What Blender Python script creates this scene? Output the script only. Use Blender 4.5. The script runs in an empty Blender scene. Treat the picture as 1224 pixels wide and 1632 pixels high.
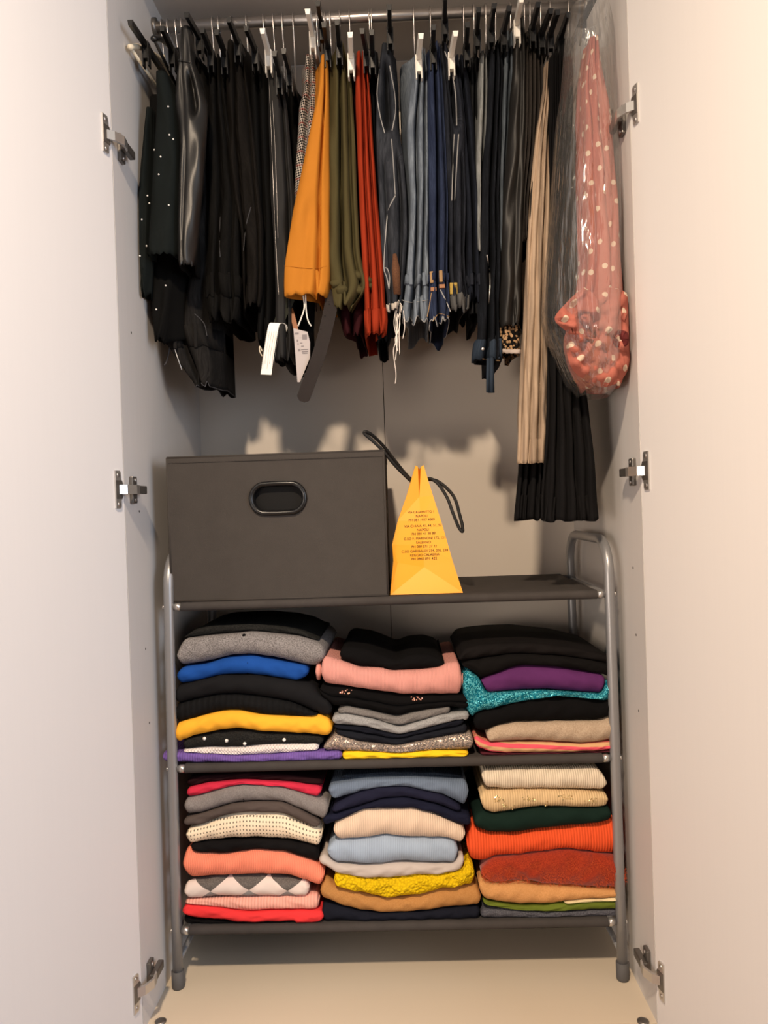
import bpy, bmesh, math, random
import numpy as np
from mathutils import Vector, Matrix
random.seed(5)
SC = bpy.context.scene
COL = SC.collection
pi = math.pi

# ------------------------------------------------------------------ camera
FPX = 1250.0
CAM = np.array([0.039, -1.4632, 0.981])
YAW, PIT, ROL = 0.0235, -0.0089, -0.0328
fwd = np.array([-math.sin(YAW)*math.cos(PIT), math.cos(YAW)*math.cos(PIT), math.sin(PIT)])
r0 = np.array([math.cos(YAW), math.sin(YAW), 0.0]); u0 = np.cross(r0, fwd)
RT = math.cos(ROL)*r0 + math.sin(ROL)*u0
UP = -math.sin(ROL)*r0 + math.cos(ROL)*u0
cd = bpy.data.cameras.new('camera'); cam = bpy.data.objects.new('camera', cd); COL.objects.link(cam)
cd.sensor_fit = 'VERTICAL'; cd.sensor_height = 24.0; cd.sensor_width = 18.0; cd.lens = 24.0*FPX/1632.0
cd.clip_start = 0.02
M = Matrix.Identity(4)
for i in range(3):
    M[i][0] = RT[i]; M[i][1] = UP[i]; M[i][2] = -fwd[i]; M[i][3] = CAM[i]
cam.matrix_world = M
SC.camera = cam

# ------------------------------------------------------------------ light and exposure
w = bpy.data.worlds.new('room_light'); SC.world = w; w.use_nodes = True
bg = w.node_tree.nodes['Background']; bg.inputs[0].default_value = (0.90, 0.89, 0.92, 1); bg.inputs[1].default_value = 0.25
SC.view_settings.view_transform = 'Standard'; SC.view_settings.look = 'None'
SC.view_settings.exposure = 0.0; SC.view_settings.gamma = 1.0; SC.view_settings.use_curve_mapping = False
def area(name, loc, target, size, power, color, shape='DISK', size_y=None):
    ld = bpy.data.lights.new(name, 'AREA'); ld.shape = shape; ld.size = size
    if size_y: ld.size_y = size_y
    ld.energy = power; ld.color = color
    o = bpy.data.objects.new(name, ld); COL.objects.link(o); o.location = loc
    d = Vector(target)-Vector(loc); o.rotation_euler = d.to_track_quat('-Z', 'Y').to_euler()
    return o
area('ceiling_lamp', (-0.17, -1.58, 2.42), (-0.15, -1.25, 0.0), 0.15, 76.0, (1.0, 0.79, 0.58))
area('window_daylight', (2.0, -1.75, 1.35), (-0.5, -0.3, 0.9), 1.2, 44.0, (0.72, 0.84, 1.0), 'RECTANGLE', 1.5)
area('warm_fill', (-1.7, -2.5, 0.8), (0.6, -0.2, 0.3), 0.9, 34.0, (1.0, 0.84, 0.70))  # added fill to brighten the right door and lower stacks, not a real lamp

def at(px, py, Y):
    """pixel of the photograph -> world point on the vertical plane y = Y"""
    d = fwd + RT*((px-612.0)/FPX) - UP*((py-816.0)/FPX)
    return CAM + d*((Y-CAM[1])/d[1])

# ------------------------------------------------------------------ object helpers
def link(name, me, mat=None, parent=None, smooth=True):
    o = bpy.data.objects.new(name, me); COL.objects.link(o)
    if mat is not None: me.materials.append(mat)
    if smooth: me.polygons.foreach_set('use_smooth', [True]*len(me.polygons))
    if parent is not None: o.parent = parent
    return o
def wloc(o):
    v = Vector(o.location)
    while o.parent: o = o.parent; v = v+Vector(o.location)
    return np.array(v)
def mesh(name, V, F, mat, parent=None, uv=None, smooth=True, origin=None):
    V = np.asarray(V, float)
    if parent is not None: org = wloc(parent)
    elif origin is not None: org = np.array(origin, float)
    else:
        org = (V.min(0)+V.max(0))/2; org[2] = V[:, 2].min()
    me = bpy.data.meshes.new(name)
    me.from_pydata((V-org).tolist(), [], [tuple(int(i) for i in f) for f in F])
    if uv is not None:
        l = me.uv_layers.new(name='UVMap'); vi = np.zeros(len(me.loops), int); me.loops.foreach_get('vertex_index', vi)
        l.data.foreach_set('uv', np.asarray(uv, float)[vi].ravel())
    o = link(name, me, mat, parent, smooth)
    if parent is None: o.location = org
    return o
def empty(name, loc):
    o = bpy.data.objects.new(name, None); COL.objects.link(o); o.location = loc; o.empty_display_size = 0.03; return o
def tag(o, label, cat, group=None):
    o['label'] = label; o['category'] = cat
    if group: o['group'] = group
    return o
def struct(o, label=None):
    o['kind'] = 'structure'
    if label: o['label'] = label
    return o
def boxVF(x0, x1, y0, y1, z0, z1, bev=0.0):
    if bev <= 0:
        V = [(x, y, z) for x in (x0, x1) for y in (y0, y1) for z in (z0, z1)]
        F = [(0, 1, 3, 2), (4, 6, 7, 5), (0, 4, 5, 1), (2, 3, 7, 6), (0, 2, 6, 4), (1, 5, 7, 3)]
        return V, F
    bm = bmesh.new(); bmesh.ops.create_cube(bm, size=1)
    for v in bm.verts: v.co = Vector(((x0+x1)/2+v.co.x*(x1-x0), (y0+y1)/2+v.co.y*(y1-y0), (z0+z1)/2+v.co.z*(z1-z0)))
    bmesh.ops.bevel(bm, geom=bm.edges[:], offset=bev, segments=2, affect='EDGES', profile=0.5)
    bm.verts.index_update()
    V = [tuple(v.co) for v in bm.verts]; F = [tuple(v.index for v in f.verts) for f in bm.faces]; bm.free()
    return V, F
def box(name, mat, parent, x0, x1, y0, y1, z0, z1, bev=0.0, **k):
    V, F = boxVF(x0, x1, y0, y1, z0, z1, bev); return mesh(name, V, F, mat, parent, smooth=False, **k)
def tubeVF(P, r, n=10, cap=True, flat=1.0):
    P = [Vector(p) for p in P]; V = []; F = []; N = len(P)
    t0 = (P[1]-P[0]).normalized(); up = Vector((0, 0, 1)) if abs(t0.z) < .9 else Vector((1, 0, 0))
    nrm = t0.cross(up).normalized()
    rs = r if hasattr(r, '__len__') else [r]*N
    for i in range(N):
        t = (P[min(i+1, N-1)]-P[max(i-1, 0)]).normalized()
        nrm = (nrm-t*nrm.dot(t)).normalized(); b = t.cross(nrm)
        for k in range(n):
            a = 2*pi*k/n; V.append(tuple(P[i]+nrm*math.cos(a)*rs[i]+b*math.sin(a)*rs[i]*flat))
    for i in range(N-1):
        for k in range(n): F.append((i*n+k, i*n+(k+1) % n, (i+1)*n+(k+1) % n, (i+1)*n+k))
    if cap: F.append(tuple(range(n-1, -1, -1))); F.append(tuple((N-1)*n+k for k in range(n)))
    return V, F
def tube(name, mat, parent, P, r, n=10, **k):
    V, F = tubeVF(P, r, n); return mesh(name, V, F, mat, parent, **k)
def merge(*parts):
    V = []; F = []
    for v, f in parts:
        b = len(V); V += [tuple(p) for p in v]; F += [tuple(i+b for i in q) for q in f]
    return V, F
def smoothpath(P, n=8):
    P = [np.array(p, float) for p in P]; out = []
    Q = [2*P[0]-P[1]]+P+[2*P[-1]-P[-2]]
    for i in range(1, len(Q)-2):
        for k in range(n):
            t = k/n; a, b, c, d = Q[i-1:i+3]
            out.append(.5*((2*b)+(c-a)*t+(2*a-5*b+4*c-d)*t*t+(3*b-a-3*c+d)*t**3))
    out.append(P[-1]); return out
def discVF(c, nrm, r, h, n=14):
    c = Vector(c); nrm = Vector(nrm).normalized(); return tubeVF([c, c+nrm*h*.6, c+nrm*h], [r, r, r*.7], n)
class Noise:
    def __init__(s, seed, fu=(1, 6), fv=(1, 6), n=9):
        R = np.random.RandomState(seed); s.a = R.uniform(fu[0], fu[1], n)*np.where(R.rand(n) < .5, -1, 1); s.b = R.uniform(fv[0], fv[1], n)
        s.p = R.uniform(0, 6.28, n); s.w = R.uniform(.5, 1, n); s.w /= s.w.sum()*.6
    def __call__(s, u, v):
        u = np.asarray(u, float)[..., None]; v = np.asarray(v, float)[..., None]
        return (np.sin(s.a*u*6.28+s.b*v*6.28+s.p)*s.w).sum(-1)

# ------------------------------------------------------------------ materials
class NT:
    def __init__(s, name):
        s.m = bpy.data.materials.new(name); s.m.use_nodes = True; s.t = s.m.node_tree; s.n = s.t.nodes
        s.b = s.n['Principled BSDF']; s.out = s.n['Material Output']
    def new(s, kind, **props):
        n = s.n.new(kind)
        for k, v in props.items(): setattr(n, k, v)
        return n
    def l(s, a, b): s.t.links.new(a, b)
    def math(s, op, a, b=None, c=None):
        n = s.new('ShaderNodeMath', operation=op)
        for i, x in enumerate((a, b, c)):
            if x is None: continue
            if isinstance(x, (int, float)): n.inputs[i].default_value = x
            else: s.l(x, n.inputs[i])
        return n.outputs[0]
    def mix(s, fac, a, b):
        n = s.new('ShaderNodeMix', data_type='RGBA')
        for i, x in ((0, fac), (6, a), (7, b)):
            if isinstance(x, (int, float)): n.inputs[i].default_value = x
            elif isinstance(x, tuple): n.inputs[i].default_value = (*x[:3], 1)
            else: s.l(x, n.inputs[i])
        return n.outputs[2]
    def noise(s, vec, scale, detail=3, rough=.6):
        n = s.new('ShaderNodeTexNoise'); n.inputs['Scale'].default_value = scale; n.inputs['Detail'].default_value = detail; n.inputs['Roughness'].default_value = rough
        s.l(vec, n.inputs['Vector']); return n.outputs[0]
    def ramp(s, fac, lo, hi):
        n = s.new('ShaderNodeMapRange'); s.l(fac, n.inputs[0]); n.inputs[1].default_value = lo; n.inputs[2].default_value = hi; n.clamp = True; return n.outputs[0]
    def bump(s, h, strength, dist=.002, prev=None):
        n = s.new('ShaderNodeBump'); n.inputs['Strength'].default_value = strength; n.inputs['Distance'].default_value = dist; s.l(h, n.inputs['Height'])
        if prev: s.l(prev, n.inputs['Normal'])
        return n.outputs[0]
def srgb(c):
    c = [x/255 for x in c]; return tuple(x/12.92 if x <= .04045 else ((x+.055)/1.055)**2.4 for x in c)
def dark(c, k): return tuple(min(.92, x*k) for x in c)
_mc = {}
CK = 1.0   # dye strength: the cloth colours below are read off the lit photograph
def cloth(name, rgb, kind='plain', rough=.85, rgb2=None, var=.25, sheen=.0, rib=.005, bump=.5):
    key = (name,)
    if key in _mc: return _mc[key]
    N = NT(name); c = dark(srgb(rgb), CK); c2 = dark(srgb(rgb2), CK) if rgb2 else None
    tc = N.new('ShaderNodeTexCoord'); uv = tc.outputs['UV']; ob = tc.outputs['Object']
    sep = N.new('ShaderNodeSeparateXYZ'); N.l(uv, sep.inputs[0]); U, Vv = sep.outputs[0], sep.outputs[1]
    fine = N.noise(ob, 900, 2); big = N.noise(ob, 26, 4)
    base = N.mix(N.ramp(big, .3, .75), dark(c, 1-var*.5), dark(c, 1+var*.3))
    h = fine; bs = .25*bump; nrm = None
    if kind in ('rib', 'widerib'):
        s_ = N.math('SINE', N.math('MULTIPLY', U, 2*pi/rib)); s2 = N.math('MULTIPLY_ADD', s_, .5, .5)
        base = N.mix(N.math('MULTIPLY', N.ramp(s2, .0, .45), 1.0), N.mix(0.8, (0, 0, 0), base), base)
        nrm = N.bump(s2, .9*bump, .003)
    elif kind == 'openknit':
        a = N.math('SINE', N.math('MULTIPLY', U, 2*pi/.0068)); b = N.math('SINE', N.math('MULTIPLY', Vv, 2*pi/.0085))
        hole = N.ramp(N.math('ADD', a, b), 1.2, 1.65)
        base = N.mix(hole, base, c2 or dark(c, .35)); nrm = N.bump(N.math('SUBTRACT', 1.0, hole), .9, .003)
    elif kind == 'knit':
        a = N.math('SINE', N.math('MULTIPLY', U, 2*pi/.0065)); b = N.math('SINE', N.math('MULTIPLY', Vv, 2*pi/.006))
        k = N.math('MULTIPLY_ADD', N.math('MULTIPLY', a, b), .5, .5)
        base = N.mix(N.ramp(k, 0, .4), N.mix(.6, (0, 0, 0), base), base); nrm = N.bump(k, .9*bump, .004)
    elif kind == 'chunky':
        v = N.new('ShaderNodeTexVoronoi'); v.inputs['Scale'].default_value = 160; N.l(ob, v.inputs['Vector'])
        k = N.ramp(v.outputs['Distance'], .1, .9)
        base = N.mix(k, base, N.mix(.72, (0, 0, 0), base)); nrm = N.bump(N.math('SUBTRACT', 1.0, k), 1.0, .004)
    elif kind == 'melange':
        n2 = N.noise(ob, 420, 3, .8); base = N.mix(N.ramp(n2, .38, .62), c2 or dark(c, .5), base)
        nrm = N.bump(n2, .5*bump, .0015)
    elif kind == 'denim':
        mp = N.new('ShaderNodeMapping'); mp.inputs['Scale'].default_value = (260, 26, 1); N.l(uv, mp.inputs[0])
        n2 = N.noise(mp.outputs[0], 1.0, 4, .7); b2 = N.noise(uv, 14, 3)
        base = N.mix(N.ramp(n2, .35, .68), dark(c, .62), N.mix(N.ramp(b2, .35, .7), c, c2 or dark(c, 1.5)))
        nrm = N.bump(n2, .5, .0015)
    elif kind == 'sparkle':
        v = N.new('ShaderNodeTexVoronoi'); v.inputs['Scale'].default_value = 520; N.l(ob, v.inputs['Vector'])
        sp = N.new('ShaderNodeSeparateColor'); N.l(v.outputs['Color'], sp.inputs[0])
        k = N.ramp(sp.outputs[0], .55 if rgb2 else .5, .97); base = N.mix(k, N.mix(N.ramp(sp.outputs[1], .3, .7), dark(c, .55), c), c2 or (1, 1, 1))
        N.l(N.math('MULTIPLY', N.ramp(sp.outputs[0], .7, .9), .6), N.b.inputs['Metallic']); N.l(N.math('SUBTRACT', .8, N.math('MULTIPLY', k, .55)), N.b.inputs['Roughness'])
        nrm = N.bump(sp.outputs[2], .9, .002)
    elif kind == 'houndstooth':
        ck = N.new('ShaderNodeTexChecker'); mp = N.new('ShaderNodeMapping'); mp.inputs['Rotation'].default_value = (0, 0, .6); N.l(uv, mp.inputs[0]); N.l(mp.outputs[0], ck.inputs['Vector']); ck.inputs['Scale'].default_value = 260
        ck.inputs[1].default_value = (*c, 1); ck.inputs[2].default_value = (*c2, 1)
        red = N.ramp(N.math('SINE', N.math('MULTIPLY', Vv, 2*pi/.03)), .9, .95)
        base = N.mix(N.math('MULTIPLY', red, .5), ck.outputs[0], srgb((150, 60, 50)))
    elif kind == 'dots':
        v = N.new('ShaderNodeTexVoronoi', voronoi_dimensions='2D'); v.inputs['Scale'].default_value = 27; v.inputs['Randomness'].default_value = .55
        mp = N.new('ShaderNodeMapping'); mp.inputs['Rotation'].default_value = (0, 0, .7); N.l(uv, mp.inputs[0]); N.l(mp.outputs[0], v.inputs['Vector'])
        base = N.mix(N.math('LESS_THAN', v.outputs['Distance'], .145), base, c2)
    elif kind == 'stripes':
        q = N.math('FRACT', N.math('ADD', N.math('MULTIPLY', Vv, 62), N.math('MULTIPLY', U, 2.6)))
        base = N.mix(N.math('GREATER_THAN', q, .48), base, c2)
    elif kind == 'argyle':
        # white diamonds 79 mm wide on a charcoal melange above, paler grey below
        ux = N.math('ABSOLUTE', N.math('SUBTRACT', N.math('FRACT', N.math('ADD', N.math('MULTIPLY', U, 1/.0795), .50)), .5))
        vz = N.math('ABSOLUTE', N.math('ADD', Vv, .004))
        dsum = N.math('ADD', N.math('MULTIPLY', ux, 2.0), N.math('MULTIPLY', vz, 1/.027))
        n2 = N.noise(ob, 420, 3, .8); g = N.mix(N.ramp(n2, .38, .62), dark(c2, .55), c2)
        g = N.mix(N.math('LESS_THAN', Vv, -.004), g, N.mix(.45, g, (.5, .5, .5)))
        base = N.mix(N.math('LESS_THAN', dsum, 1.0), g, base)
    elif kind == 'leopard':
        v = N.new('ShaderNodeTexVoronoi'); v.inputs['Scale'].default_value = 150; N.l(ob, v.inputs['Vector'])
        base = N.mix(N.ramp(v.outputs['Distance'], .42, .5), c2, base)
    elif kind == 'satinstripe':
        mp = N.new('ShaderNodeMapping'); mp.inputs['Scale'].default_value = (46, .8, 1); N.l(uv, mp.inputs[0])
        n2 = N.noise(mp.outputs[0], 1.0, 3, .6); base = N.mix(N.ramp(n2, .44, .68), base, c2)
        mp2 = N.new('ShaderNodeMapping'); mp2.inputs['Scale'].default_value = (500, 60, 1); N.l(uv, mp2.inputs[0]); nrm = N.bump(N.noise(mp2.outputs[0], 1, 2), .3, .001)
    if kind in ('leather', 'satin'):
        n2 = N.noise(ob, 240, 3); nrm = N.bump(n2, .12, .001)
    N.l(N.bump(fine, bs, .001, nrm), N.b.inputs['Normal'])
    N.l(base, N.b.inputs['Base Color'])
    if kind != 'sparkle': N.b.inputs['Roughness'].default_value = rough
    N.b.inputs['Specular IOR Level'].default_value = .5 if kind in ('leather', 'satin') else .10
    if sheen: N.b.inputs['Sheen Weight'].default_value = sheen; N.b.inputs['Sheen Roughness'].default_value = .5
    _mc[key] = N.m; return N.m
def simple(name, rgb, rough=.5, metal=0, spec=.5, nb=0, ns=60, var=0.0, vs=8):
    key = (name,)
    if key in _mc: return _mc[key]
    N = NT(name); c = srgb(rgb); tc = N.new('ShaderNodeTexCoord'); ob = tc.outputs['Object']
    n1 = N.noise(ob, vs, 4); N.l(N.mix(n1, dark(c, 1-var), dark(c, 1+var*.6)), N.b.inputs['Base Color'])
    N.b.inputs['Roughness'].default_value = rough; N.b.inputs['Metallic'].default_value = metal; N.b.inputs['Specular IOR Level'].default_value = spec
    if nb: N.l(N.bump(N.noise(ob, ns, 3), nb, .001), N.b.inputs['Normal'])
    _mc[key] = N.m; return N.m
def laminate(name, rgb, grain=.03):
    N = NT(name); c = srgb(rgb); tc = N.new('ShaderNodeTexCoord'); mp = N.new('ShaderNodeMapping'); mp.inputs['Scale'].default_value = (160, 160, 3); N.l(tc.outputs['Object'], mp.inputs[0])
    n = N.noise(mp.outputs[0], 1.0, 4, .65); N.l(N.mix(N.ramp(n, .3, .7), dark(c, 1-grain), dark(c, 1+grain)), N.b.inputs['Base Color'])
    N.b.inputs['Roughness'].default_value = .5; N.b.inputs['Specular IOR Level'].default_value = .3; N.l(N.bump(n, .15, .0006), N.b.inputs['Normal']); return N.m
m_wall = laminate('white_laminate', (203, 199, 196), .015); m_door = laminate('white_door_laminate', (220, 217, 216), .005)
m_back = simple('back_panel_board', (214, 204, 192), .55, var=.02); m_floor = simple('base_board', (206, 192, 172), .5, var=.02)
m_ceil = simple('shelf_board', (206, 198, 190), .6)
m_silver = simple('silver_painted_tube', (150, 150, 152), .38, .55, nb=.05); m_chrome = simple('polished_steel', (205, 202, 198), .3, .85)
m_chromed = simple('dull_steel', (120, 116, 112), .4, .8); m_steel = simple('brushed_rod_steel', (190, 186, 184), .3, .9)
m_blackp = simple('black_plastic', (16, 16, 17), .3, spec=.5); m_whitep = simple('white_plastic', (225, 222, 214), .4); m_creamp = simple('cream_plastic', (212, 202, 180), .45)
m_foot = simple('grey_rubber', (78, 76, 76), .7); m_shelf = cloth('shelf_nonwoven_fabric', (66, 62, 60), 'plain', .8, bump=.6)
m_box = cloth('box_fabric', (68, 64, 61), 'plain', .9, var=.12, bump=.8); m_boxd = cloth('box_piping', (66, 62, 59), 'plain', .85)
m_hole = simple('dark_hole', (50, 44, 40), .9); m_pearl = simple('pearl', (235, 232, 228), .2); m_print = simple('printed_ink', (44, 32, 14), .8)
m_paper = simple('white_label_fabric', (240, 238, 232), .8); m_greyink = simple('grey_ink', (150, 148, 146), .9)

# ------------------------------------------------------------------ the wardrobe
W, L, H = 0.482, 0.577, 2.1275
struct(box('wall_left', m_wall, None, -W-.018, -W, 0, L+.01, -.08, 2.36), 'white laminate left side of the wardrobe')
struct(box('wall_right', m_wall, None, W, W+.018, 0, L+.01, -.08, 2.36), 'white laminate right side of the wardrobe')
wb = struct(empty('wall_back', (0, L, 0)), 'back of the wardrobe in two boards with a centre seam')
box('back_panel', m_back, wb, -W, -.0008, L, L+.01, 0, H, .0006); box('back_panel', m_back, wb, .0008, W, L, L+.01, 0, H, .0006)
box('joint_strip', m_hole, wb, -.003, .003, L+.004, L+.012, 0, H)
fl = struct(box('floor', m_floor, None, -W, W, 0.0, L, -.08, 0), 'beige base board of the wardrobe')
struct(box('ceiling', m_ceil, None, -W, W, 0.0, L, H, H+.022), 'grey underside of the upper shelf')
struct(box('floor', simple('room_floor_boards', (134, 104, 78), .5, var=.12, vs=4), None, -2.2, 2.2, -3.6, .6, -.14, -.10), 'brown floor of the room in front of the wardrobe')
for px in (255, 1026):
    c = at(px, 1631, .03); k = (0-CAM[2])/(at(px, 1631, 0)-CAM)[2]; c = CAM+(at(px, 1631, 0)-CAM)*k
    V, F = discVF((c[0], c[1]+.004, 0), (0, 0, 1), .011, .004); mesh('cam_cover', V, F, m_chromed, fl)
wl = bpy.data.objects['wall_left']; wr = bpy.data.objects['wall_right']
for px, py in ((209, 530), (232, 1034), (238, 1152), (222, 755+60)):
    d = at(px, py, 0)-CAM; c = CAM+d*((-W-CAM[0])/d[0])
    V, F = discVF(c, (1, 0, 0), .0025, .0006, 8); mesh('peg_hole', V, F, m_hole, wl)
for px, py in ((1014, 1012), (1018, 1133), (1009, 905)):
    d = at(px, py, 0)-CAM; c = CAM+d*((W-CAM[0])/d[0])
    V, F = discVF(c, (-1, 0, 0), .0025, .0006, 8); mesh('peg_hole', V, F, m_hole, wr)

# doors, opened past the right angle, with three hinges each
def door(idx, s, hz, label):
    a = math.radians(12); dx, dy = s*math.sin(a), -math.cos(a)          # along the door, away from the hinge
    nx, ny = s*math.cos(a), math.sin(a)*1.0                             # outward normal (away from the opening)
    P0 = np.array([s*W, -.003]); V = []
    def pt(t, n, z): return (P0[0]+dx*t+nx*n, P0[1]+dy*t-ny*0+(-dx*s*0)+(ny*n), z)
    dd = struct(mesh('door_%d' % idx, *boxlike(pt, 0, .50, 0, .018, -.06, 2.35), m_door, smooth=False), label)
    for z in hz:
        # cup plate on the door
        hp = mesh('hinge', *plateVF(pt, z), m_chrome, dd, smooth=False)
        mesh('hinge_cup', *boxlike(pt, .010, .030, -.0035, -.0015, z-.017, z+.017), m_chromed, hp, smooth=False)
        for q in (-.027, .027):
            c = pt(.0215, -.002, z+q); V, F = discVF(c, (-nx, -ny, 0), .0042, .002, 10); mesh('screw', V, F, m_steel, hp)
        # arm bridging from the cup to the plate on the side panel
        path = [pt(.020, -.004, z), pt(.010, -.014, z), (s*(W-.022), .006, z), (s*(W-.020), .028, z)]
        V = []; F = []
        for i, p in enumerate(path):
            for zz in (-.0085, .0085):
                V.append((p[0], p[1], p[2]+zz)); V.append((p[0]+s*.004, p[1]+.004, p[2]+zz))
        for i in range(len(path)-1):
            b = i*4; c = b+4
            F += [(b, c, c+2, b+2), (b+1, b+3, c+3, c+1), (b, b+1, c+1, c), (b+2, c+2, c+3, b+3)]
        F += [(0, 2, 3, 1), (12, 13, 15, 14)]
        mesh('hinge_arm', V, F, m_chrome, hp, smooth=False)
        x0, x1 = sorted((s*(W-.020), s*(W-.008)))
        box('hinge_body', m_chromed, hp, x0, x1, .018, .072, z-.008, z+.008, .002)
        x0, x1 = sorted((s*(W-.008), s*(W+.0)))
        box('mounting_plate', m_chromed, hp, x0, x1, .026, .050, z-.026, z+.026, .002)
        for q in (-.019, .019):
            V, F = discVF((s*(W-.008), .038, z+q), (-s, 0, 0), .0042, .002, 10); mesh('screw', V, F, m_steel, hp)
def boxlike(pt, t0, t1, n0, n1, z0, z1):
    V = [pt(t, n, z) for t in (t0, t1) for n in (n0, n1) for z in (z0, z1)]
    return V, [(0, 1, 3, 2), (4, 6, 7, 5), (0, 4, 5, 1), (2, 3, 7, 6), (0, 2, 6, 4), (1, 5, 7, 3)]
def plateVF(pt, z):
    o = [(.031, -.035), (.031, .035), (.016, .035), (.013, .031), (.013, .020), (.006, .012), (.004, 0), (.006, -.012), (.013, -.020), (.013, -.031), (.016, -.035)]
    n = len(o); V = [pt(t, -.003, z+q) for t, q in o]+[pt(t, 0, z+q) for t, q in o]
    F = [tuple(range(n)), tuple(range(2*n-1, n-1, -1))]+[(i, n+i, n+(i+1) % n, (i+1) % n) for i in range(n)]
    return V, F
hl = [at(168, y, -.02)[2] for y in (215, 781, 1582)]; hr = [at(1030, y, -.02)[2] for y in (168, 750, 1562)]
door(1, -1, hl, 'white wardrobe door standing open at the left'); door(2, 1, hr, 'white wardrobe door standing open at the right')

# clothes rod
RY, RZ, RR = .29, 2.0656, .012
rod = empty('clothes_rail', (0, RY, RZ-.012)); tag(rod, 'round silver clothes rail spanning the wardrobe under its upper shelf', 'clothes rail')
tube('rail_tube', m_steel, rod, [(-W+.002, RY, RZ), (W-.002, RY, RZ)], RR, 20)
for s in (-1, 1):
    V, F = tubeVF([(s*W, RY, RZ), (s*(W-.008), RY, RZ)], .02, 16); mesh('rail_socket', V, F, m_chromed, rod)

# ------------------------------------------------------------------ the tubular rack
RF, RB = .1347, .50
XL, XR, TR = -.4505, .4545, .0105
SZ = [.786, .453, .1185]
rack = empty('shelf_rack', (0, (RF+RB)/2, 0)); tag(rack, 'silver tube rack with three dark fabric shelves on the wardrobe floor', 'shelf rack')
def rackx(s, z): return (XL+.010*(z-.45) if s < 0 else XR+.004*(z-.45)*-1)
for s in (-1, 1):
    top = .895; rb = .07; P = []
    X = lambda z: rackx(s, z)
    for z in (.03, .25, .5, .7): P.append((X(z), RF, z))
    for k in range(7):
        a = k/6*pi/2; P.append((X(top), RF+rb-rb*math.cos(a), top-rb+rb*math.sin(a)))
    for k in range(7):
        a = k/6*pi/2; P.append((X(top), RB-rb+rb*math.sin(a), top-rb+rb*math.cos(a)))
    for z in (.7, .5, .25, .03): P.append((X(z), RB, z))
    fr = tube('side_frame', m_silver, rack, P, TR, 16)
    for z in SZ+[.055]:
        tube('side_rail', m_silver, rack, [(X(z), RF+.004, z-.004), (X(z), RB-.004, z-.004)], .006, 10)
    for y in (RF, RB):
        tube('foot_cap', m_foot, rack, [(X(.03), y, 0), (X(.03), y, .004), (X(.03), y, .036)], [.0115, .013, .013], 16)
        for z in SZ:
            V, F = discVF((X(z)+s*TR*.9, y, z), (s, 0, 0), .0045, .003, 10); mesh('bolt', V, F, m_chrome, rack)
for z in SZ:
    for y in (RF, RB):
        x0, x1 = rackx(-1, z)+TR, rackx(1, z)-TR
        cb = tube('cross_bar', m_silver, rack, [(x0, y, z), (x1, y, z)], .0068, 14)
    # fabric sleeve wrapped round both bars
    P = []; r = .0092; n = 8
    for k in range(n+1): a = pi/2+k/n*pi; P.append((RF+r*math.cos(a), z+r*math.sin(a)))
    P2 = []
    for k in range(n+1): a = -pi/2+k/n*pi; P2.append((RB+r*math.cos(a), z+r*math.sin(a)))
    mid = [(RF+(RB-RF)*t, z-r-.002*math.sin(pi*t)) for t in (.1, .5, .9)]; midt = [(RB+(RF-RB)*t, z+r-.003*math.sin(pi*t)) for t in (.1, .3, .5, .7, .9)]
    pr = P+mid+P2+midt; V = []; F = []; nx = 14; m = len(pr)
    for i in range(nx+1):
        x = x0+.016+(x1-x0-.032)*i/nx
        for (y, zz) in pr: V.append((x, y, zz))
    for i in range(nx):
        for k in range(m): F.append((i*m+k, i*m+(k+1) % m, (i+1)*m+(k+1) % m, (i+1)*m+k))
    F.append(tuple(range(m))); F.append(tuple(nx*m+k for k in range(m-1, -1, -1)))
    mesh('shelf_fabric', V, F, m_shelf, rack)
    for xx in (x0+.004, x1-.014):
        tube('bar_collar', m_chrome, rack, [(xx, RF, z), (xx+.010, RF, z)], .0084, 14)

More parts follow.
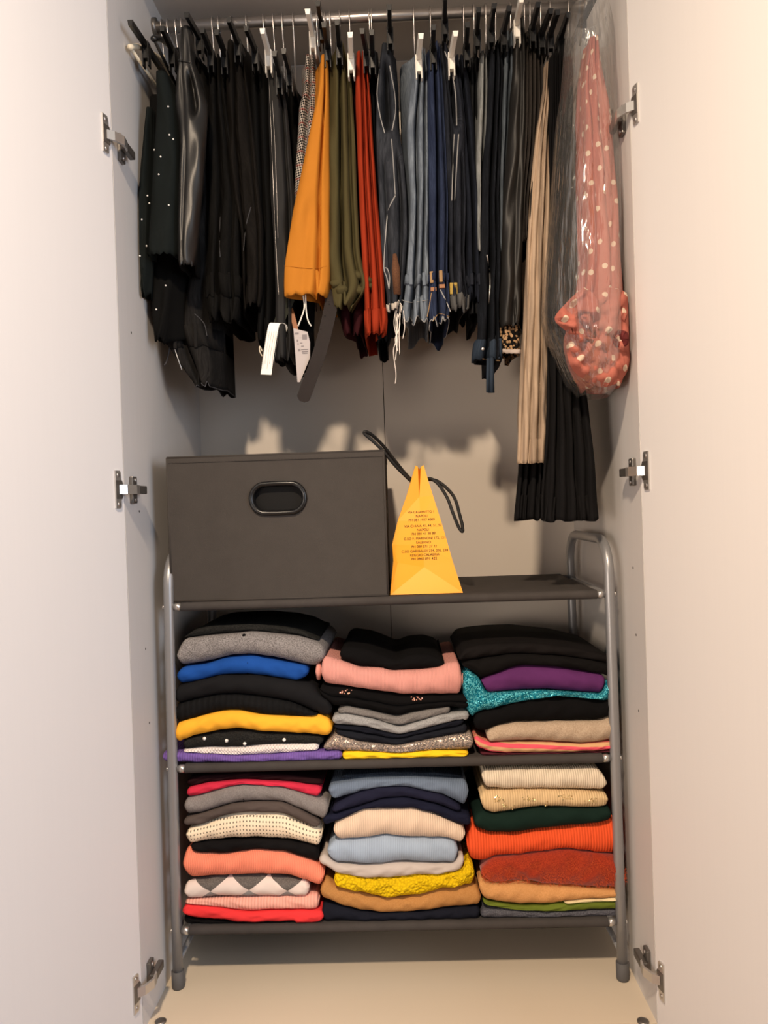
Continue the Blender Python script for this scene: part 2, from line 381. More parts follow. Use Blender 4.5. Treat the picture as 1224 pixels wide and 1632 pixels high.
# ------------------------------------------------------------------ storage box
def storage_box():
    Y = .135; D = .335; a = at(270, 727, Y); b = at(617, 952, Y)
    x0, x1 = at(270, 850, Y)[0], at(615, 840, Y)[0]; zb = SZ[0]+.0094; zt = at(440, 724, Y)[2]
    bx = empty('storage_box', ((x0+x1)/2, Y+D/2, zb)); tag(bx, 'dark grey fabric storage box with a black oval hand hole on the top shelf', 'storage box')
    hx, hz = at(443, 794, Y)[0], at(443, 794, Y)[2]; n = 48
    def stad(hw, hh):
        out = []
        for k in range(n):
            t = 2*pi*k/n; c, s = math.cos(t), math.sin(t); out.append((hx+(hw-hh)*(1 if c > 0 else -1)*(min(1, abs(c)*4))+hh*c, hz+hh*s))
        return out
    def rect():
        out = []
        for (x, z) in stad(.056, .0315):
            dx, dz = x-hx, z-hz; k = 1e9
            if dx > 1e-9: k = min(k, (x1-hx)/dx)
            if dx < -1e-9: k = min(k, (x0-hx)/dx)
            if dz > 1e-9: k = min(k, (zt-hz)/dz)
            if dz < -1e-9: k = min(k, (zb-hz)/dz)
            out.append((hx+dx*k, hz+dz*k))
        return out
    R = rect(); S = stad(.056, .0315)
    for cx, cz in ((x0, zb), (x1, zb), (x0, zt), (x1, zt)):
        i = min(range(n), key=lambda i: (R[i][0]-cx)**2+(R[i][1]-cz)**2); R[i] = (cx, cz)
    V = []; F = []; steps = [0, .25, .5, .75, 1]
    for t in steps:
        for i in range(n):
            x = R[i][0]*(1-t)+S[i][0]*t; z = R[i][1]*(1-t)+S[i][1]*t
            V.append((x, Y+.0012*math.sin(9*x+3)*math.sin(14*z), z))
    for j in range(len(steps)-1):
        for i in range(n): F.append((j*n+i, j*n+(i+1) % n, (j+1)*n+(i+1) % n, (j+1)*n+i))
    b0 = len(V)
    for i in range(n): V.append((R[i][0], Y+D, R[i][1]))
    for i in range(n): F.append((i, b0+i, b0+(i+1) % n, (i+1) % n))
    F.append(tuple(b0+i for i in range(n)))
    mesh('body', V, F, m_box, bx, smooth=False)
    prof = [(.0, -.001), (.002, -.006), (.006, -.0065), (.010, -.004), (.011, .004), (.0113, .012), (.0115, .0125)]
    V = []; F = []
    for off, dy in prof:
        for (x, z) in stad(.060-off, .0355-off): V.append((x, Y+dy, z))
    for j in range(len(prof)-1):
        for i in range(n): F.append((j*n+i, j*n+(i+1) % n, (j+1)*n+(i+1) % n, (j+1)*n+i))
    mesh('hand_hole', V, F, m_blackp, bx)
    mesh('hole_plate', [(x, Y+.0125, z) for x, z in stad(.049, .0245)]+[(x, Y+.014, z) for x, z in stad(.049, .0245)], [tuple(range(n)), tuple(range(2*n-1, n-1, -1))], simple('matt_black_plastic', (12, 11, 11), .6, spec=.2), bx, smooth=False)
    e = .0022
    for nm, P in (('piping', [(x0, Y, zb), (x0, Y, zt)]), ('piping', [(x1, Y, zb), (x1, Y, zt)]), ('piping', [(x0, Y, zb+.002), (x1, Y, zb+.002)]), ('piping', [(x0, Y, zt), (x1, Y, zt)])):
        tube(nm, m_boxd, bx, P, e, 8)
    box('rim_band', m_box, bx, x0-.0012, x1+.0012, Y-.0014, Y+D+.001, zt-.012, zt+.001, .0005)
    st = [boxVF(x0+.004+i*.0068, x0+.004+i*.0068+.004, Y-.0019, Y-.0013, zt-.0105, zt-.0098) for i in range(int((x1-x0-.01)/.0068))]
    o = mesh('stitching', *merge(*st), m_boxd, bx, smooth=False); o['kind'] = 'stuff'
storage_box()

# ------------------------------------------------------------------ yellow paper bag
m_bag = simple('yellow_coated_paper', (248, 168, 36), .45, var=.04); m_bagt = m_bag
m_cord = simple('black_cord', (14, 12, 12), .7, nb=.4, ns=500)
def text_mesh(parent, lines, mat, place, size):
    for i, (s, c0, fz) in enumerate(lines):
        cu = bpy.data.curves.new('printed_text', 'FONT'); cu.body = s; cu.size = size*fz; cu.align_x = 'CENTER'; cu.align_y = 'CENTER'
        to = bpy.data.objects.new('tmp', cu); COL.objects.link(to)
        dg = bpy.context.evaluated_depsgraph_get(); me = bpy.data.meshes.new_from_object(to.evaluated_get(dg)); bpy.data.objects.remove(to)
        V = np.array([v.co[:] for v in me.vertices]); F = [tuple(p.vertices) for p in me.polygons]
        W3 = [place(c0, v[0], v[1]) for v in V]
        mesh('printed_text', W3, F, mat, parent, smooth=False)
def yellow_bag():
    Y = .150; D = .20; P = lambda x, y, dy=0: at(x, y, Y+dy)
    zb = SZ[0]+.0096
    BL, BR = P(622, 951), P(738, 948); BL[2] = BR[2] = zb
    bag = empty('paper_bag', ((BL[0]+BR[0])/2, Y+D/2, zb)); tag(bag, 'yellow paper carrier bag with black rope handles beside the grey box', 'paper bag')
    pts = dict(BL=BL, BR=BR, A=P(676, 904, .016), L1=P(627, 893, .004), L2=P(634, 897, .010), L3=P(625, 868, .010), L4=P(634, 830, .018), L5=P(648, 790, .026), TL=P(662, 742, .034),
               TLi=P(666, 744, .036), TC=P(668.3, 748, .060), TRi=P(671, 744, .036), TR=P(675, 741, .034), R5=P(690, 790, .024), R4=P(706, 840, .014), R3=P(721, 893, .005), M1=P(668, 792, .034), M2=P(671, 830, .022), M3=P(674, 868, .016))
    ks = list(pts); ix = {k: i for i, k in enumerate(ks)}; V = [tuple(pts[k]) for k in ks]
    fs = ['BL BR A', 'BL A L2', 'BL L2 L1', 'L1 L2 L3', 'L2 M3 L3', 'L2 A M3', 'L3 M3 M2 L4', 'L4 M2 M1 L5', 'L5 M1 TLi TL', 'TLi M1 TC', 'M1 TRi TC', 'M1 R5 TR TRi', 'M2 R4 R5 M1', 'M3 R3 R4 M2', 'A BR R3', 'A R3 M3']
    F = [tuple(ix[k] for k in f.split()) for f in fs]
    n0 = len(V)
    for k in ks:
        p = pts[k]; V.append((p[0], 2*Y+D-p[1], p[2]))
    F += [tuple(n0+i for i in reversed(f)) for f in list(F)]
    for a, b in (('BL', 'L1'), ('L1', 'L3'), ('L3', 'L4'), ('L4', 'L5'), ('L5', 'TL')): F.append((ix[a], ix[b], n0+ix[b], n0+ix[a]))
    for a, b in (('R3', 'BR'), ('R4', 'R3'), ('R5', 'R4'), ('TR', 'R5')): F.append((ix[a], ix[b], n0+ix[b], n0+ix[a]))
    for a, b in (('TL', 'TLi'), ('TRi', 'TR')): F.append((ix[a], ix[b], n0+ix[b], n0+ix[a]))
    F.append((ix['BL'], n0+ix['BL'], n0+ix['BR'], ix['BR']))
    F = [(f[0], f[i], f[i+1]) for f in F for i in range(1, len(f)-1)]
    mesh('paper_body', V, F, m_bag, bag, smooth=False)
    def cord(pl):
        tube('rope_handle', m_cord, bag, smoothpath(pl, 6), .0036, 8)
    cord([P(664, 775, .05), P(650, 762, .045), P(630, 742, .035), P(608, 716, .03), P(590, 699, .03), P(581, 691, .03), P(583, 688, .03), P(595, 695, .045), P(612, 712, .07), P(630, 735, .09), P(648, 757, .10), P(664, 772, .10)])
    cord([P(672, 768, .05), P(684, 763, .045), P(697, 770, .035), P(712, 792, .03), P(722, 818, .02), P(731, 840, .02), P(737, 847, .02), P(737, 838, .03), P(733, 822, .035), P(725, 795, .045), P(712, 778, .06), P(695, 766, .07), P(678, 764, .075)])
    from mathutils.bvhtree import BVHTree
    bvh = BVHTree.FromPolygons([Vector(v) for v in V], F)
    # printed shop addresses on the gusset
    def place(c0, tx, ty):
        px, py = c0[0]+tx, c0[1]-ty-.04*tx
        d = Vector(at(px, py, Y)-CAM).normalized(); h = bvh.ray_cast(Vector(CAM), d)[0]
        return np.array(h-d*.0007) if h is not None else at(px, py, Y+.01)
    L_ = [('VIA CALABRITTO 1', (671, 816), .9), ('NAPOLI', (672, 822.5), 1), ('PH 081 1937 4009', (672, 828.5), 1), ('VIA CHIAIA 41, 44, 51, 52', (674, 838), 1), ('NAPOLI', (674, 844.5), 1), ('PH 081 41 38 88', (675, 850.5), 1),
          ('C.SO F. MARINONI 172, 151', (677, 858), 1), ('SALERNO', (675, 864.5), 1), ('PH 089 571 27 22', (676, 871), 1), ('C.SO GARIBALDI 234, 236, 238', (677, 878), 1.02), ('REGGIO CALABRIA', (677, 884.5), 1), ('PH 0965 891 422', (676, 890.5), 1.05)]
    text_mesh(bag, L_, m_print, place, 5.5)
yellow_bag()

# ------------------------------------------------------------------ folded clothes on the two lower shelves
def crv(pts, xs):
    p = np.array(pts, float); y = np.interp(xs, p[:, 0], p[:, 1])
    k = np.array([1, 2, 3, 2, 1.])/9; yy = np.convolve(np.pad(y, 2, mode='edge'), k, 'valid'); return yy
SWEATERS = {}; STACK = {'z': None, 'tops': []}
def stack_on(z):
    STACK['z'] = z+.0094; STACK['tops'] = []
def folded(name, label, cat, top, bot, mat, dy=0.0, layers=1, dep=.29, group=None, seed=None, amp=.0012, rx=.010, lim=.024, xr=None):
    Y = RF-.002+dy; seed = seed or (abs(hash(label)) % 1) or len(SWEATERS)+11
    x0 = min(top[0][0], bot[0][0]); x1 = max(top[-1][0], bot[-1][0])
    if xr: x0, x1 = xr
    n = max(40, int((x1-x0)/3.2)); e = (1-np.cos(np.linspace(0, pi, n)))/2; xs = x0+(x1-x0)*(.35*np.linspace(0, 1, n)+.65*e)
    yt, yb = crv(top, xs), crv(bot, xs)
    ns = Noise(seed, (.5, 5), (.5, 2)); nf = Noise(seed+99, (6, 22), (1, 6))
    T = np.array([at(x, y, Y) for x, y in zip(xs, yt)]); B = np.array([at(x, y, Y) for x, y in zip(xs, yb)])
    X = (T[:, 0]+B[:, 0])/2; zt = T[:, 2]+.0004; zb = B[:, 2]
    floor_ = np.full(n, STACK['z'])
    for tx, tz in STACK['tops']:
        floor_ = np.maximum(floor_, np.interp(X, tx, tz, left=-9, right=-9)+.0004)
    zb = np.maximum(zb, floor_); zt = np.maximum(zt, zb+.004); STACK['tops'].append((X.copy(), zt.copy()))
    h = (zt-zb)/2; mid = (zt+zb)/2
    d = np.minimum(X-X[0], X[-1]-X); ee = np.clip(d/rx, 0, 1); tp = np.sqrt(np.clip(1-(1-ee)**2, 0, 1))
    h2 = h*(.12+.88*tp)
    NF = 15; ph = np.linspace(-pi/2, pi/2, NF)
    V = []; UV = []; depths = [dep, dep*.66, dep*.33, .03]
    m = len(depths)*2+NF
    side = (1-tp)*.010
    for i in range(n):
        r = min(h[i], lim); row = []
        u = X[i]
        for dd in depths: row.append((Y+dd+.0, mid[i]-h2[i], -(h[i]+dd)))
        for p in ph:
            y = Y+r*(1-math.cos(p))+side[i]
            t = math.sin(p)
            if layers == 2: y += .55*r*math.exp(-(t/.13)**2)
            if layers == 3: y += .4*r*(math.exp(-((t-.36)/.11)**2)+math.exp(-((t+.36)/.11)**2))
            y += amp*(ns(u*6, t*.4)*1.6+nf(u*3, t*.3)*.5)
            row.append((y, mid[i]+h2[i]*t*(1+.02*ns(u*9, 3)), t*h[i]))
        for dd in depths[::-1]: row.append((Y+dd, mid[i]+h2[i]-(dd*.02), h[i]+dd))
        for (y, z, v) in row: V.append((X[i], y, z)); UV.append((X[i]+.5, v))
    F = []
    for i in range(n-1):
        for k in range(m): F.append((i*m+k, i*m+(k+1) % m, (i+1)*m+(k+1) % m, (i+1)*m+k))
    F.append(tuple(range(m))); F.append(tuple((n-1)*m+k for k in range(m-1, -1, -1)))
    V = np.array(V)
    o = mesh(name, V, F, mat, None, UV)
    tag(o, label, cat, group); SWEATERS[label] = o
    o_info = dict(o=o, Y=Y, X=X, mid=mid, h=h, xs=xs, yt=yt, yb=yb)
    return o_info
def surf(info, px, py, off=.0):
    """point on the rounded front of a folded garment under the pixel"""
    p = at(px, py, info['Y']); h = np.interp(p[0], info['X'], info['h']); m_ = np.interp(p[0], info['X'], info['mid'])
    t = np.clip((p[2]-m_)/max(h, 1e-4), -.98, .98); r = min(h, .024); return at(px, py, info['Y']+r*(1-math.sqrt(1-t*t))-off)
def ball(name, c, r, mat, parent, sq=1.0):
    V = []; F = []; a, b = 6, 10
    for i in range(a+1):
        th = pi*i/a
        for j in range(b): V.append((c[0]+r*math.sin(th)*math.cos(2*pi*j/b), c[1]+r*sq*math.cos(th), c[2]+r*math.sin(th)*math.sin(2*pi*j/b)))
    for i in range(a):
        for j in range(b): F.append((i*b+j, i*b+(j+1) % b, (i+1)*b+(j+1) % b, (i+1)*b+j))
    return mesh(name, V, F, mat, parent)
def vline(name, info, pl, r, mat):
    P = [surf(info, x, y, -.0002) for x, y in pl]; return tube(name, mat, info['o'], P, r, 6)

# --- upper shelf, left stack
stack_on(SZ[1])
blk = cloth('black_wool', (19, 19, 21), 'melange', .95, (10, 10, 11), sheen=.02)
blk2 = cloth('black_fine_knit', (13, 12, 13), 'plain', .95)
m_char = cloth('charcoal_wool', (44, 44, 42), 'melange', .95, (22, 22, 22))
folded('folded_sweater', 'purple ribbed sweater lying lowest in the upper left stack', 'sweater', [(257, 1200), (290, 1201), (340, 1204), (382, 1206), (430, 1204), (495, 1199), (545, 1199)], [(257, 1214), (300, 1216.5), (400, 1215.5), (545, 1213)], cloth('purple_rib_knit', (118, 92, 166), 'rib', rib=.0052, var=.3))
folded('folded_sweater', 'thin white lace-knit sweater on top of the purple one', 'sweater', [(291, 1196), (328, 1193), (377, 1194), (414, 1190), (433, 1188), (508, 1187)], [(291, 1204), (340, 1202), (377, 1205.5), (414, 1204), (508, 1203)], cloth('white_lace_knit', (232, 222, 218), 'knit', var=.1, bump=.5), dy=.004)
q = folded('folded_sweater', 'charcoal sweater dotted with white pearls under the mustard one', 'sweater', [(290, 1180), (340, 1169), (382, 1163.5), (426, 1170), (475, 1171.5), (515, 1176)], [(291, 1196), (328, 1193), (377, 1194), (414, 1190), (433, 1188), (513, 1187)], m_char, dy=.006)
for px, py in ((326, 1177), (361, 1180.5), (390, 1185), (453, 1179)): ball('pearl', surf(q, px, py, .001), .0038, m_pearl, q['o'])
folded('folded_sweater', 'mustard yellow sweater in the upper left stack', 'sweater', [(277, 1156), (316, 1145), (348, 1137), (372, 1134), (414, 1142), (475, 1145), (507, 1142), (524, 1148), (529, 1156)], [(279, 1187), (303, 1176), (340, 1167.5), (377, 1162.6), (414, 1168), (475, 1170.7), (500, 1173), (519, 1176), (529, 1170)], cloth('mustard_knit', (246, 176, 54), 'plain', .9, var=.12), dy=-.004)
folded('folded_sweater', 'black textured knit resting directly on the mustard sweater', 'sweater', [(277, 1124), (316, 1114), (352, 1107.5), (402, 1110), (463, 1120), (487, 1131), (506, 1141)], [(277, 1156), (316, 1145), (348, 1137), (372, 1134), (414, 1142), (475, 1145), (506, 1143)], cloth('black_cable_knit', (20, 20, 21), 'widerib', rib=.012), dy=.002)
folded('folded_sweater', 'black smooth sweater right below the royal blue cardigan', 'sweater', [(277, 1097), (303, 1090), (352, 1078), (402, 1078), (463, 1086.6), (495, 1092), (512, 1110), (528, 1122)], [(277, 1124), (316, 1114), (352, 1107.5), (402, 1110), (463, 1120), (487, 1131), (506, 1141), (528, 1143)], cloth('black_smooth_knit', (24, 24, 26), 'plain'), dy=.0, layers=1)
q = folded('folded_cardigan', 'royal blue cardigan in the upper left stack', 'cardigan', [(280, 1073), (291, 1064.6), (328, 1060), (357, 1050), (394, 1045.7), (438, 1053.5), (491, 1063.5)], [(280, 1084), (288, 1091), (333, 1084), (357, 1078), (426, 1079), (470, 1087), (491, 1078)], cloth('royal_blue_knit', (28, 74, 150), 'plain', .9), dy=.006)
vline('button_band', q, [(394, 1047), (394.5, 1056), (394, 1066), (394, 1078)], .0007, blk2)
q = folded('folded_cardigan', 'speckled grey wool cardigan with one button near the top of the upper left stack', 'cardigan', [(280, 1040), (291, 1021), (330, 1016), (377, 1012), (399, 1009), (475, 1017), (505, 1026), (518, 1035)], [(280, 1052), (288, 1062), (328, 1056), (367, 1046), (397, 1044), (438, 1050), (475, 1059), (502, 1064), (518, 1050)], cloth('grey_marl_wool', (150, 146, 146), 'melange', .95, (92, 88, 88)), dy=.002)
vline('button_band', q, [(397, 1010), (395, 1022), (393, 1034), (394, 1044)], .0008, m_char)
ball('button', surf(q, 389, 1013, .001), .0042, blk2, q['o'], .4)
folded('folded_sweater', 'flat charcoal garment lying on top of the grey wool cardigan', 'sweater', [(291, 1016), (310, 1004), (335, 998), (400, 995), (450, 999), (480, 1006), (508, 1020)], [(291, 1019), (335, 1013), (399, 1008), (475, 1015), (508, 1026)], m_char, dy=.03, dep=.25, rx=.03)

# --- upper shelf, centre stack
stack_on(SZ[1])
folded('folded_sweater', 'thin bright yellow garment lowest in the upper centre stack', 'sweater', [(545, 1200), (573, 1198), (632, 1201.5), (691, 1197), (747, 1198)], [(545, 1212.5), (747, 1207)], cloth('bright_yellow_knit', (245, 198, 36), 'plain', .85, var=.1))
folded('folded_sweater', 'grey sparkly ribbed sweater above the bright yellow one', 'sweater', [(515, 1190), (535, 1171), (573, 1184), (632, 1190), (680, 1181), (727, 1172), (755, 1170)], [(515, 1196), (547, 1199.5), (573, 1198), (632, 1201.5), (691, 1197), (755, 1197)], cloth('grey_lurex_rib', (132, 122, 116), 'sparkle', rgb2=(225, 200, 180)), dy=-.002)
nav = cloth('dark_navy_knit', (25, 27, 34), 'plain')
folded('folded_trousers', 'lower dark navy folded garment resting on the grey sparkly sweater', 'trousers', [(535, 1163), (585, 1170), (634, 1179), (680, 1168), (744, 1155)], [(535, 1172), (573, 1184), (632, 1190), (680, 1181), (727, 1172), (745, 1173)], nav, dy=.002)
folded('folded_trousers', 'upper dark navy folded garment below the pale grey one', 'trousers', [(532, 1156.5), (585, 1160), (613, 1168), (637, 1173), (680, 1162), (727, 1149), (740, 1147)], [(532, 1161), (585, 1169), (634, 1178), (680, 1167), (740, 1154)], cloth('navy_jersey', (20, 22, 31), 'plain'), dy=.0)
folded('folded_trousers', 'pale grey jersey folded in a V dip above the dark navy pair', 'trousers', [(529, 1142), (549, 1138.7), (597, 1148), (623, 1157), (638, 1161), (668, 1152), (703, 1141), (748, 1135)], [(530, 1155), (585, 1159), (613, 1167), (637, 1172), (680, 1161), (727, 1149), (748, 1149)], cloth('pale_grey_jersey', (158, 158, 158), 'melange', rgb2=(130, 130, 130)), dy=-.002)
folded('folded_trousers', 'mid grey jersey folded in a V dip, just above the pale grey one', 'trousers', [(538, 1131), (552, 1127), (585, 1133), (632, 1144.6), (668, 1135), (718, 1127)], [(538, 1137), (585, 1143.5), (608, 1151), (637, 1157), (680, 1147), (718, 1136)], cloth('mid_grey_jersey', (124, 120, 117), 'melange', rgb2=(100, 96, 94)), dy=.003)
q = folded('folded_sweater', 'black garment with rose gold bead clusters under the pink sweater', 'sweater', [(509, 1093.7), (549, 1096), (597, 1103), (632, 1109), (691, 1110), (748, 1109)], [(509, 1108), (530, 1128), (552, 1127), (585, 1133), (632, 1144), (668, 1135), (718, 1127), (748, 1133)], blk2, dy=.001, layers=2)
m_bead = simple('rose_gold_bead', (214, 160, 140), .15, .8)
for cx, cy, nn in ((551, 1102.5, 9), (664, 1113, 10)):
    for k in range(nn):
        ball('bead', surf(q, cx-9+18*k/(nn-1)+random.uniform(-1, 1), cy+random.uniform(-3.2, 3.2), .002), random.uniform(.0016, .0027), m_bead, q['o'])
q = folded('folded_sweater', 'salmon pink rolled rib-knit sweater in the upper centre stack', 'sweater', [(511, 1050), (520, 1049), (542, 1056), (573, 1067.7), (608, 1068), (623, 1073), (675, 1071), (703, 1067), (713, 1060), (737, 1057)], [(511, 1091), (549, 1096), (597, 1103), (644, 1109.5), (737, 1109)], cloth('salmon_pink_rib', (214, 150, 140), 'rib', rib=.0026, var=.08, bump=.35), dy=-.008)
m_pink = q['o'].data.materials[0]
for px, py in ((508, 1070), (740, 1087)):
    V, F = tubeVF([at(px, py-14, RF+.02), at(px, py, RF+.012), at(px, py+12, RF+.02)], [.004, .007, .004], 10); mesh('rolled_end', V, F, m_pink, q['o'])
folded('folded_sweater', 'black bra-shaped folded top crowning the upper centre stack', 'top', [(541, 1036), (554, 1031.5), (585, 1036), (608, 1045), (631, 1055), (651, 1046), (680, 1044), (701, 1050), (709, 1059)], [(541, 1054), (573, 1067), (608, 1067), (623, 1072), (675, 1070), (709, 1066)], blk2, dy=.012)

# --- upper shelf, right stack
stack_on(SZ[1])
folded('folded_sweater', 'dark wine red garment lowest in the upper right stack', 'sweater', [(766, 1199), (843, 1204), (916, 1202), (980, 1196)], [(766, 1208), (980, 1203)], cloth('dark_wine_knit', (78, 32, 40), 'plain'), dy=.006)
folded('folded_sweater', 'pink and sand striped sweater in the upper right stack', 'sweater', [(757, 1171), (768, 1180), (781, 1185), (867, 1184.7), (928, 1188), (965, 1184.7), (980, 1184)], [(757, 1191), (781, 1199), (843, 1205), (916, 1203), (955, 1198), (980, 1193)], cloth('pink_sand_stripe_knit', (226, 88, 104), 'stripes', rgb2=(206, 160, 116)), dy=.0)
folded('folded_sweater', 'oatmeal wool sweater in the upper right stack', 'sweater', [(776, 1168), (793, 1160), (823, 1154), (892, 1152.8), (960, 1151.6), (972, 1145), (983, 1143)], [(776, 1180), (781, 1184), (843, 1182), (904, 1186), (936, 1188), (983, 1181)], cloth('oatmeal_wool', (186, 166, 144), 'melange', rgb2=(160, 138, 116)), dy=-.003)
folded('folded_sweater', 'black sweater lying on the oatmeal wool one', 'sweater', [(756, 1143), (764, 1138), (806, 1126), (855, 1115), (892, 1111), (930, 1113), (977, 1120)], [(756, 1165), (776, 1168), (793, 1160), (823, 1154), (892, 1152.8), (960, 1151.6), (977, 1144)], blk2, dy=.0)
folded('folded_sweater', 'teal sequin top sparkling around the purple garment', 'top', [(738, 1064), (750, 1068), (768, 1084), (776, 1106), (867, 1102), (962, 1108), (967, 1088), (978, 1087)], [(738, 1125), (752, 1147), (764, 1138), (806, 1126), (855, 1115), (892, 1111), (930, 1113), (978, 1119)], cloth('teal_sequins', (10, 110, 132), 'sparkle', rgb2=(120, 225, 235)), dy=-.001, amp=.003)
folded('folded_sweater', 'deep purple garment between teal sequins and black ones', 'sweater', [(768, 1085), (793, 1075.6), (818, 1065), (843, 1062), (892, 1064.6), (966, 1077)], [(768, 1100), (774, 1107.5), (818, 1102.6), (867, 1101), (916, 1106), (966, 1109)], cloth('deep_purple_knit', (88, 42, 92), 'plain'), dy=.001)
folded('folded_sweater', 'lower black garment right on top of the purple one', 'sweater', [(737, 1058), (765, 1050), (818, 1043), (880, 1045), (940, 1052), (977, 1060)], [(737, 1062), (764, 1085), (793, 1075.6), (818, 1065), (843, 1062), (892, 1064.6), (965, 1077), (977, 1082)], cloth('black_jersey', (14, 12, 12), 'plain'), dy=.002)
folded('folded_sweater', 'topmost black garment of the upper right stack', 'sweater', [(731, 1048), (742, 1034), (760, 1030), (793, 1026.6), (843, 1025), (916, 1032.7), (977, 1047)], [(731, 1054), (765, 1050), (818, 1043), (880, 1045), (940, 1052), (977, 1060)], cloth('black_soft_jersey', (20, 17, 17), 'plain'), dy=.004)

# --- lower shelf, left stack
stack_on(SZ[2])
folded('folded_sweater', 'flat black garment lowest in the lower left stack', 'sweater', [(292, 1457), (302, 1464.7), (357, 1468), (399, 1476), (440, 1474), (470, 1472)], [(292, 1477), (470, 1474.5)], blk2, dy=.006)
folded('folded_sweater', 'bright red garment at the bottom of the lower left stack', 'sweater', [(289, 1450), (297, 1444.5), (333, 1448), (392, 1457.6), (440, 1455), (505, 1455), (516, 1456)], [(289, 1457), (302, 1464.7), (357, 1468), (399, 1477.5), (440, 1475), (503, 1473), (516, 1468)], cloth('bright_red_knit', (220, 56, 58), 'plain', .85, var=.1), dy=-.003)
folded('folded_sweater', 'pale pink ribbed sweater above the bright red one', 'sweater', [(294, 1436), (345, 1434), (451, 1431.5), (492, 1430), (508, 1427)], [(294, 1444), (333, 1448), (392, 1457.6), (440, 1455), (508, 1456)], cloth('pale_pink_rib', (238, 172, 156), 'widerib', rib=.0064, var=.1), dy=.002)
folded('folded_sweater', 'grey and white argyle diamond sweater in the lower left stack', 'sweater', [(292, 1411), (309, 1406.6), (345, 1401), (416, 1399.5), (492, 1406.6)], [(292, 1433), (302, 1436), (345, 1432.7), (416, 1434), (492, 1433)], cloth('argyle_knit', (222, 207, 199), 'argyle', rgb2=(112, 106, 102), var=.05), dy=-.001)
folded('folded_sweater', 'coral fine-rib sweater in the lower left stack', 'sweater', [(290, 1361), (300, 1355), (308, 1362), (345, 1366), (368, 1365), (404, 1357.5), (451, 1361), (500, 1378), (516, 1387)], [(290, 1393), (302, 1404), (345, 1400.7), (416, 1398), (463, 1400.7), (487, 1409), (508, 1416), (516, 1406)], cloth('coral_rib', (255, 140, 112), 'rib', rib=.0036, var=.08, bump=.4), dy=-.006)
folded('folded_sweater', 'black garment between coral and cream sweaters', 'sweater', [(303, 1347), (333, 1343), (404, 1339.5), (463, 1343), (508, 1352)], [(303, 1360), (345, 1366), (368, 1365), (404, 1357.5), (451, 1361), (508, 1380)], cloth('black_flat_knit', (17, 15, 16), 'plain'), dy=.001)
folded('folded_sweater', 'cream open-stitch knit sweater in the lower left stack', 'sweater', [(295, 1325), (328, 1314), (357, 1302), (383, 1296.5), (451, 1297.7), (487, 1316), (512, 1324)], [(295, 1342), (303, 1347), (333, 1342.7), (404, 1339), (463, 1342.7), (505, 1351.7), (512, 1345)], cloth('cream_open_knit', (238, 220, 192), 'openknit', rgb2=(128, 120, 106), var=.1), dy=-.003)
folded('folded_sweater', 'taupe brown garment draped over the cream open knit', 'sweater', [(291, 1307), (321, 1299), (368, 1283.4), (410, 1280), (451, 1281), (477, 1293), (510, 1311)], [(291, 1318), (321, 1315), (357, 1301), (383, 1296.5), (451, 1297.7), (499, 1320.5), (510, 1318)], cloth('taupe_knit', (84, 74, 70), 'plain', .95), dy=-.004)
q = folded('folded_cardigan', 'plain grey fine-knit cardigan under the raspberry red one', 'cardigan', [(292, 1276), (321, 1269), (364, 1256), (387, 1252), (451, 1257), (501, 1273), (523, 1278)], [(292, 1296), (296, 1301), (321, 1298), (368, 1283), (410, 1280), (451, 1281), (477, 1292), (514, 1310), (523, 1300)], cloth('plain_grey_knit', (138, 132, 130), 'melange', rgb2=(116, 110, 108)), dy=-.002)
vline('button_band', q, [(389, 1254), (389, 1264), (388, 1274), (388, 1281)], .0006, m_char)
folded('folded_sweater', 'raspberry red garment in the lower left stack', 'sweater', [(296, 1258.6), (333, 1250), (383, 1245), (463, 1249), (512, 1256)], [(296, 1272), (321, 1268), (357, 1256), (383, 1250.7), (440, 1256), (502, 1273), (512, 1266)], cloth('raspberry_knit', (204, 48, 72), 'plain'), dy=.003)
folded('folded_sweater', 'very dark maroon garment topmost in the lower left stack', 'sweater', [(297, 1242), (330, 1236), (392, 1233), (460, 1236), (514, 1244)], [(297, 1257), (333, 1250), (383, 1245), (463, 1249), (514, 1256)], cloth('dark_maroon_knit', (34, 12, 16), 'plain'), dy=.012)

# --- lower shelf, centre stack
stack_on(SZ[2])
folded('folded_sweater', 'navy garment lowest in the lower centre stack', 'sweater', [(512, 1443), (537, 1446), (573, 1456), (608, 1458), (668, 1456.5), (715, 1451), (766, 1447)], [(512, 1471), (766, 1467)], cloth('navy_flat_knit', (22, 24, 34), 'plain'), dy=.002)
folded('folded_sweater', 'camel brown wool sweater in the lower centre stack', 'sweater', [(510, 1412), (520, 1403), (540, 1418), (568, 1424), (604, 1434), (642, 1435), (675, 1429), (703, 1420), (758, 1415), (767, 1420)], [(510, 1434), (537, 1444.5), (573, 1455), (608, 1457.6), (668, 1456), (715, 1450.5), (767, 1446)], cloth('camel_wool', (182, 132, 78), 'melange', rgb2=(168, 118, 66)), dy=.0)
folded('folded_sweater', 'bright yellow chunky bobble-knit sweater in the lower centre stack', 'sweater', [(532, 1394), (562, 1400), (590, 1404), (632, 1403), (661, 1398), (703, 1397), (739, 1389), (744, 1374), (757, 1378)], [(532, 1416), (568, 1424.4), (604, 1434), (642, 1435), (675, 1429), (703, 1420), (757, 1414)], cloth('yellow_bobble_knit', (236, 196, 20), 'chunky', .9, var=.12), dy=-.005, amp=.003)
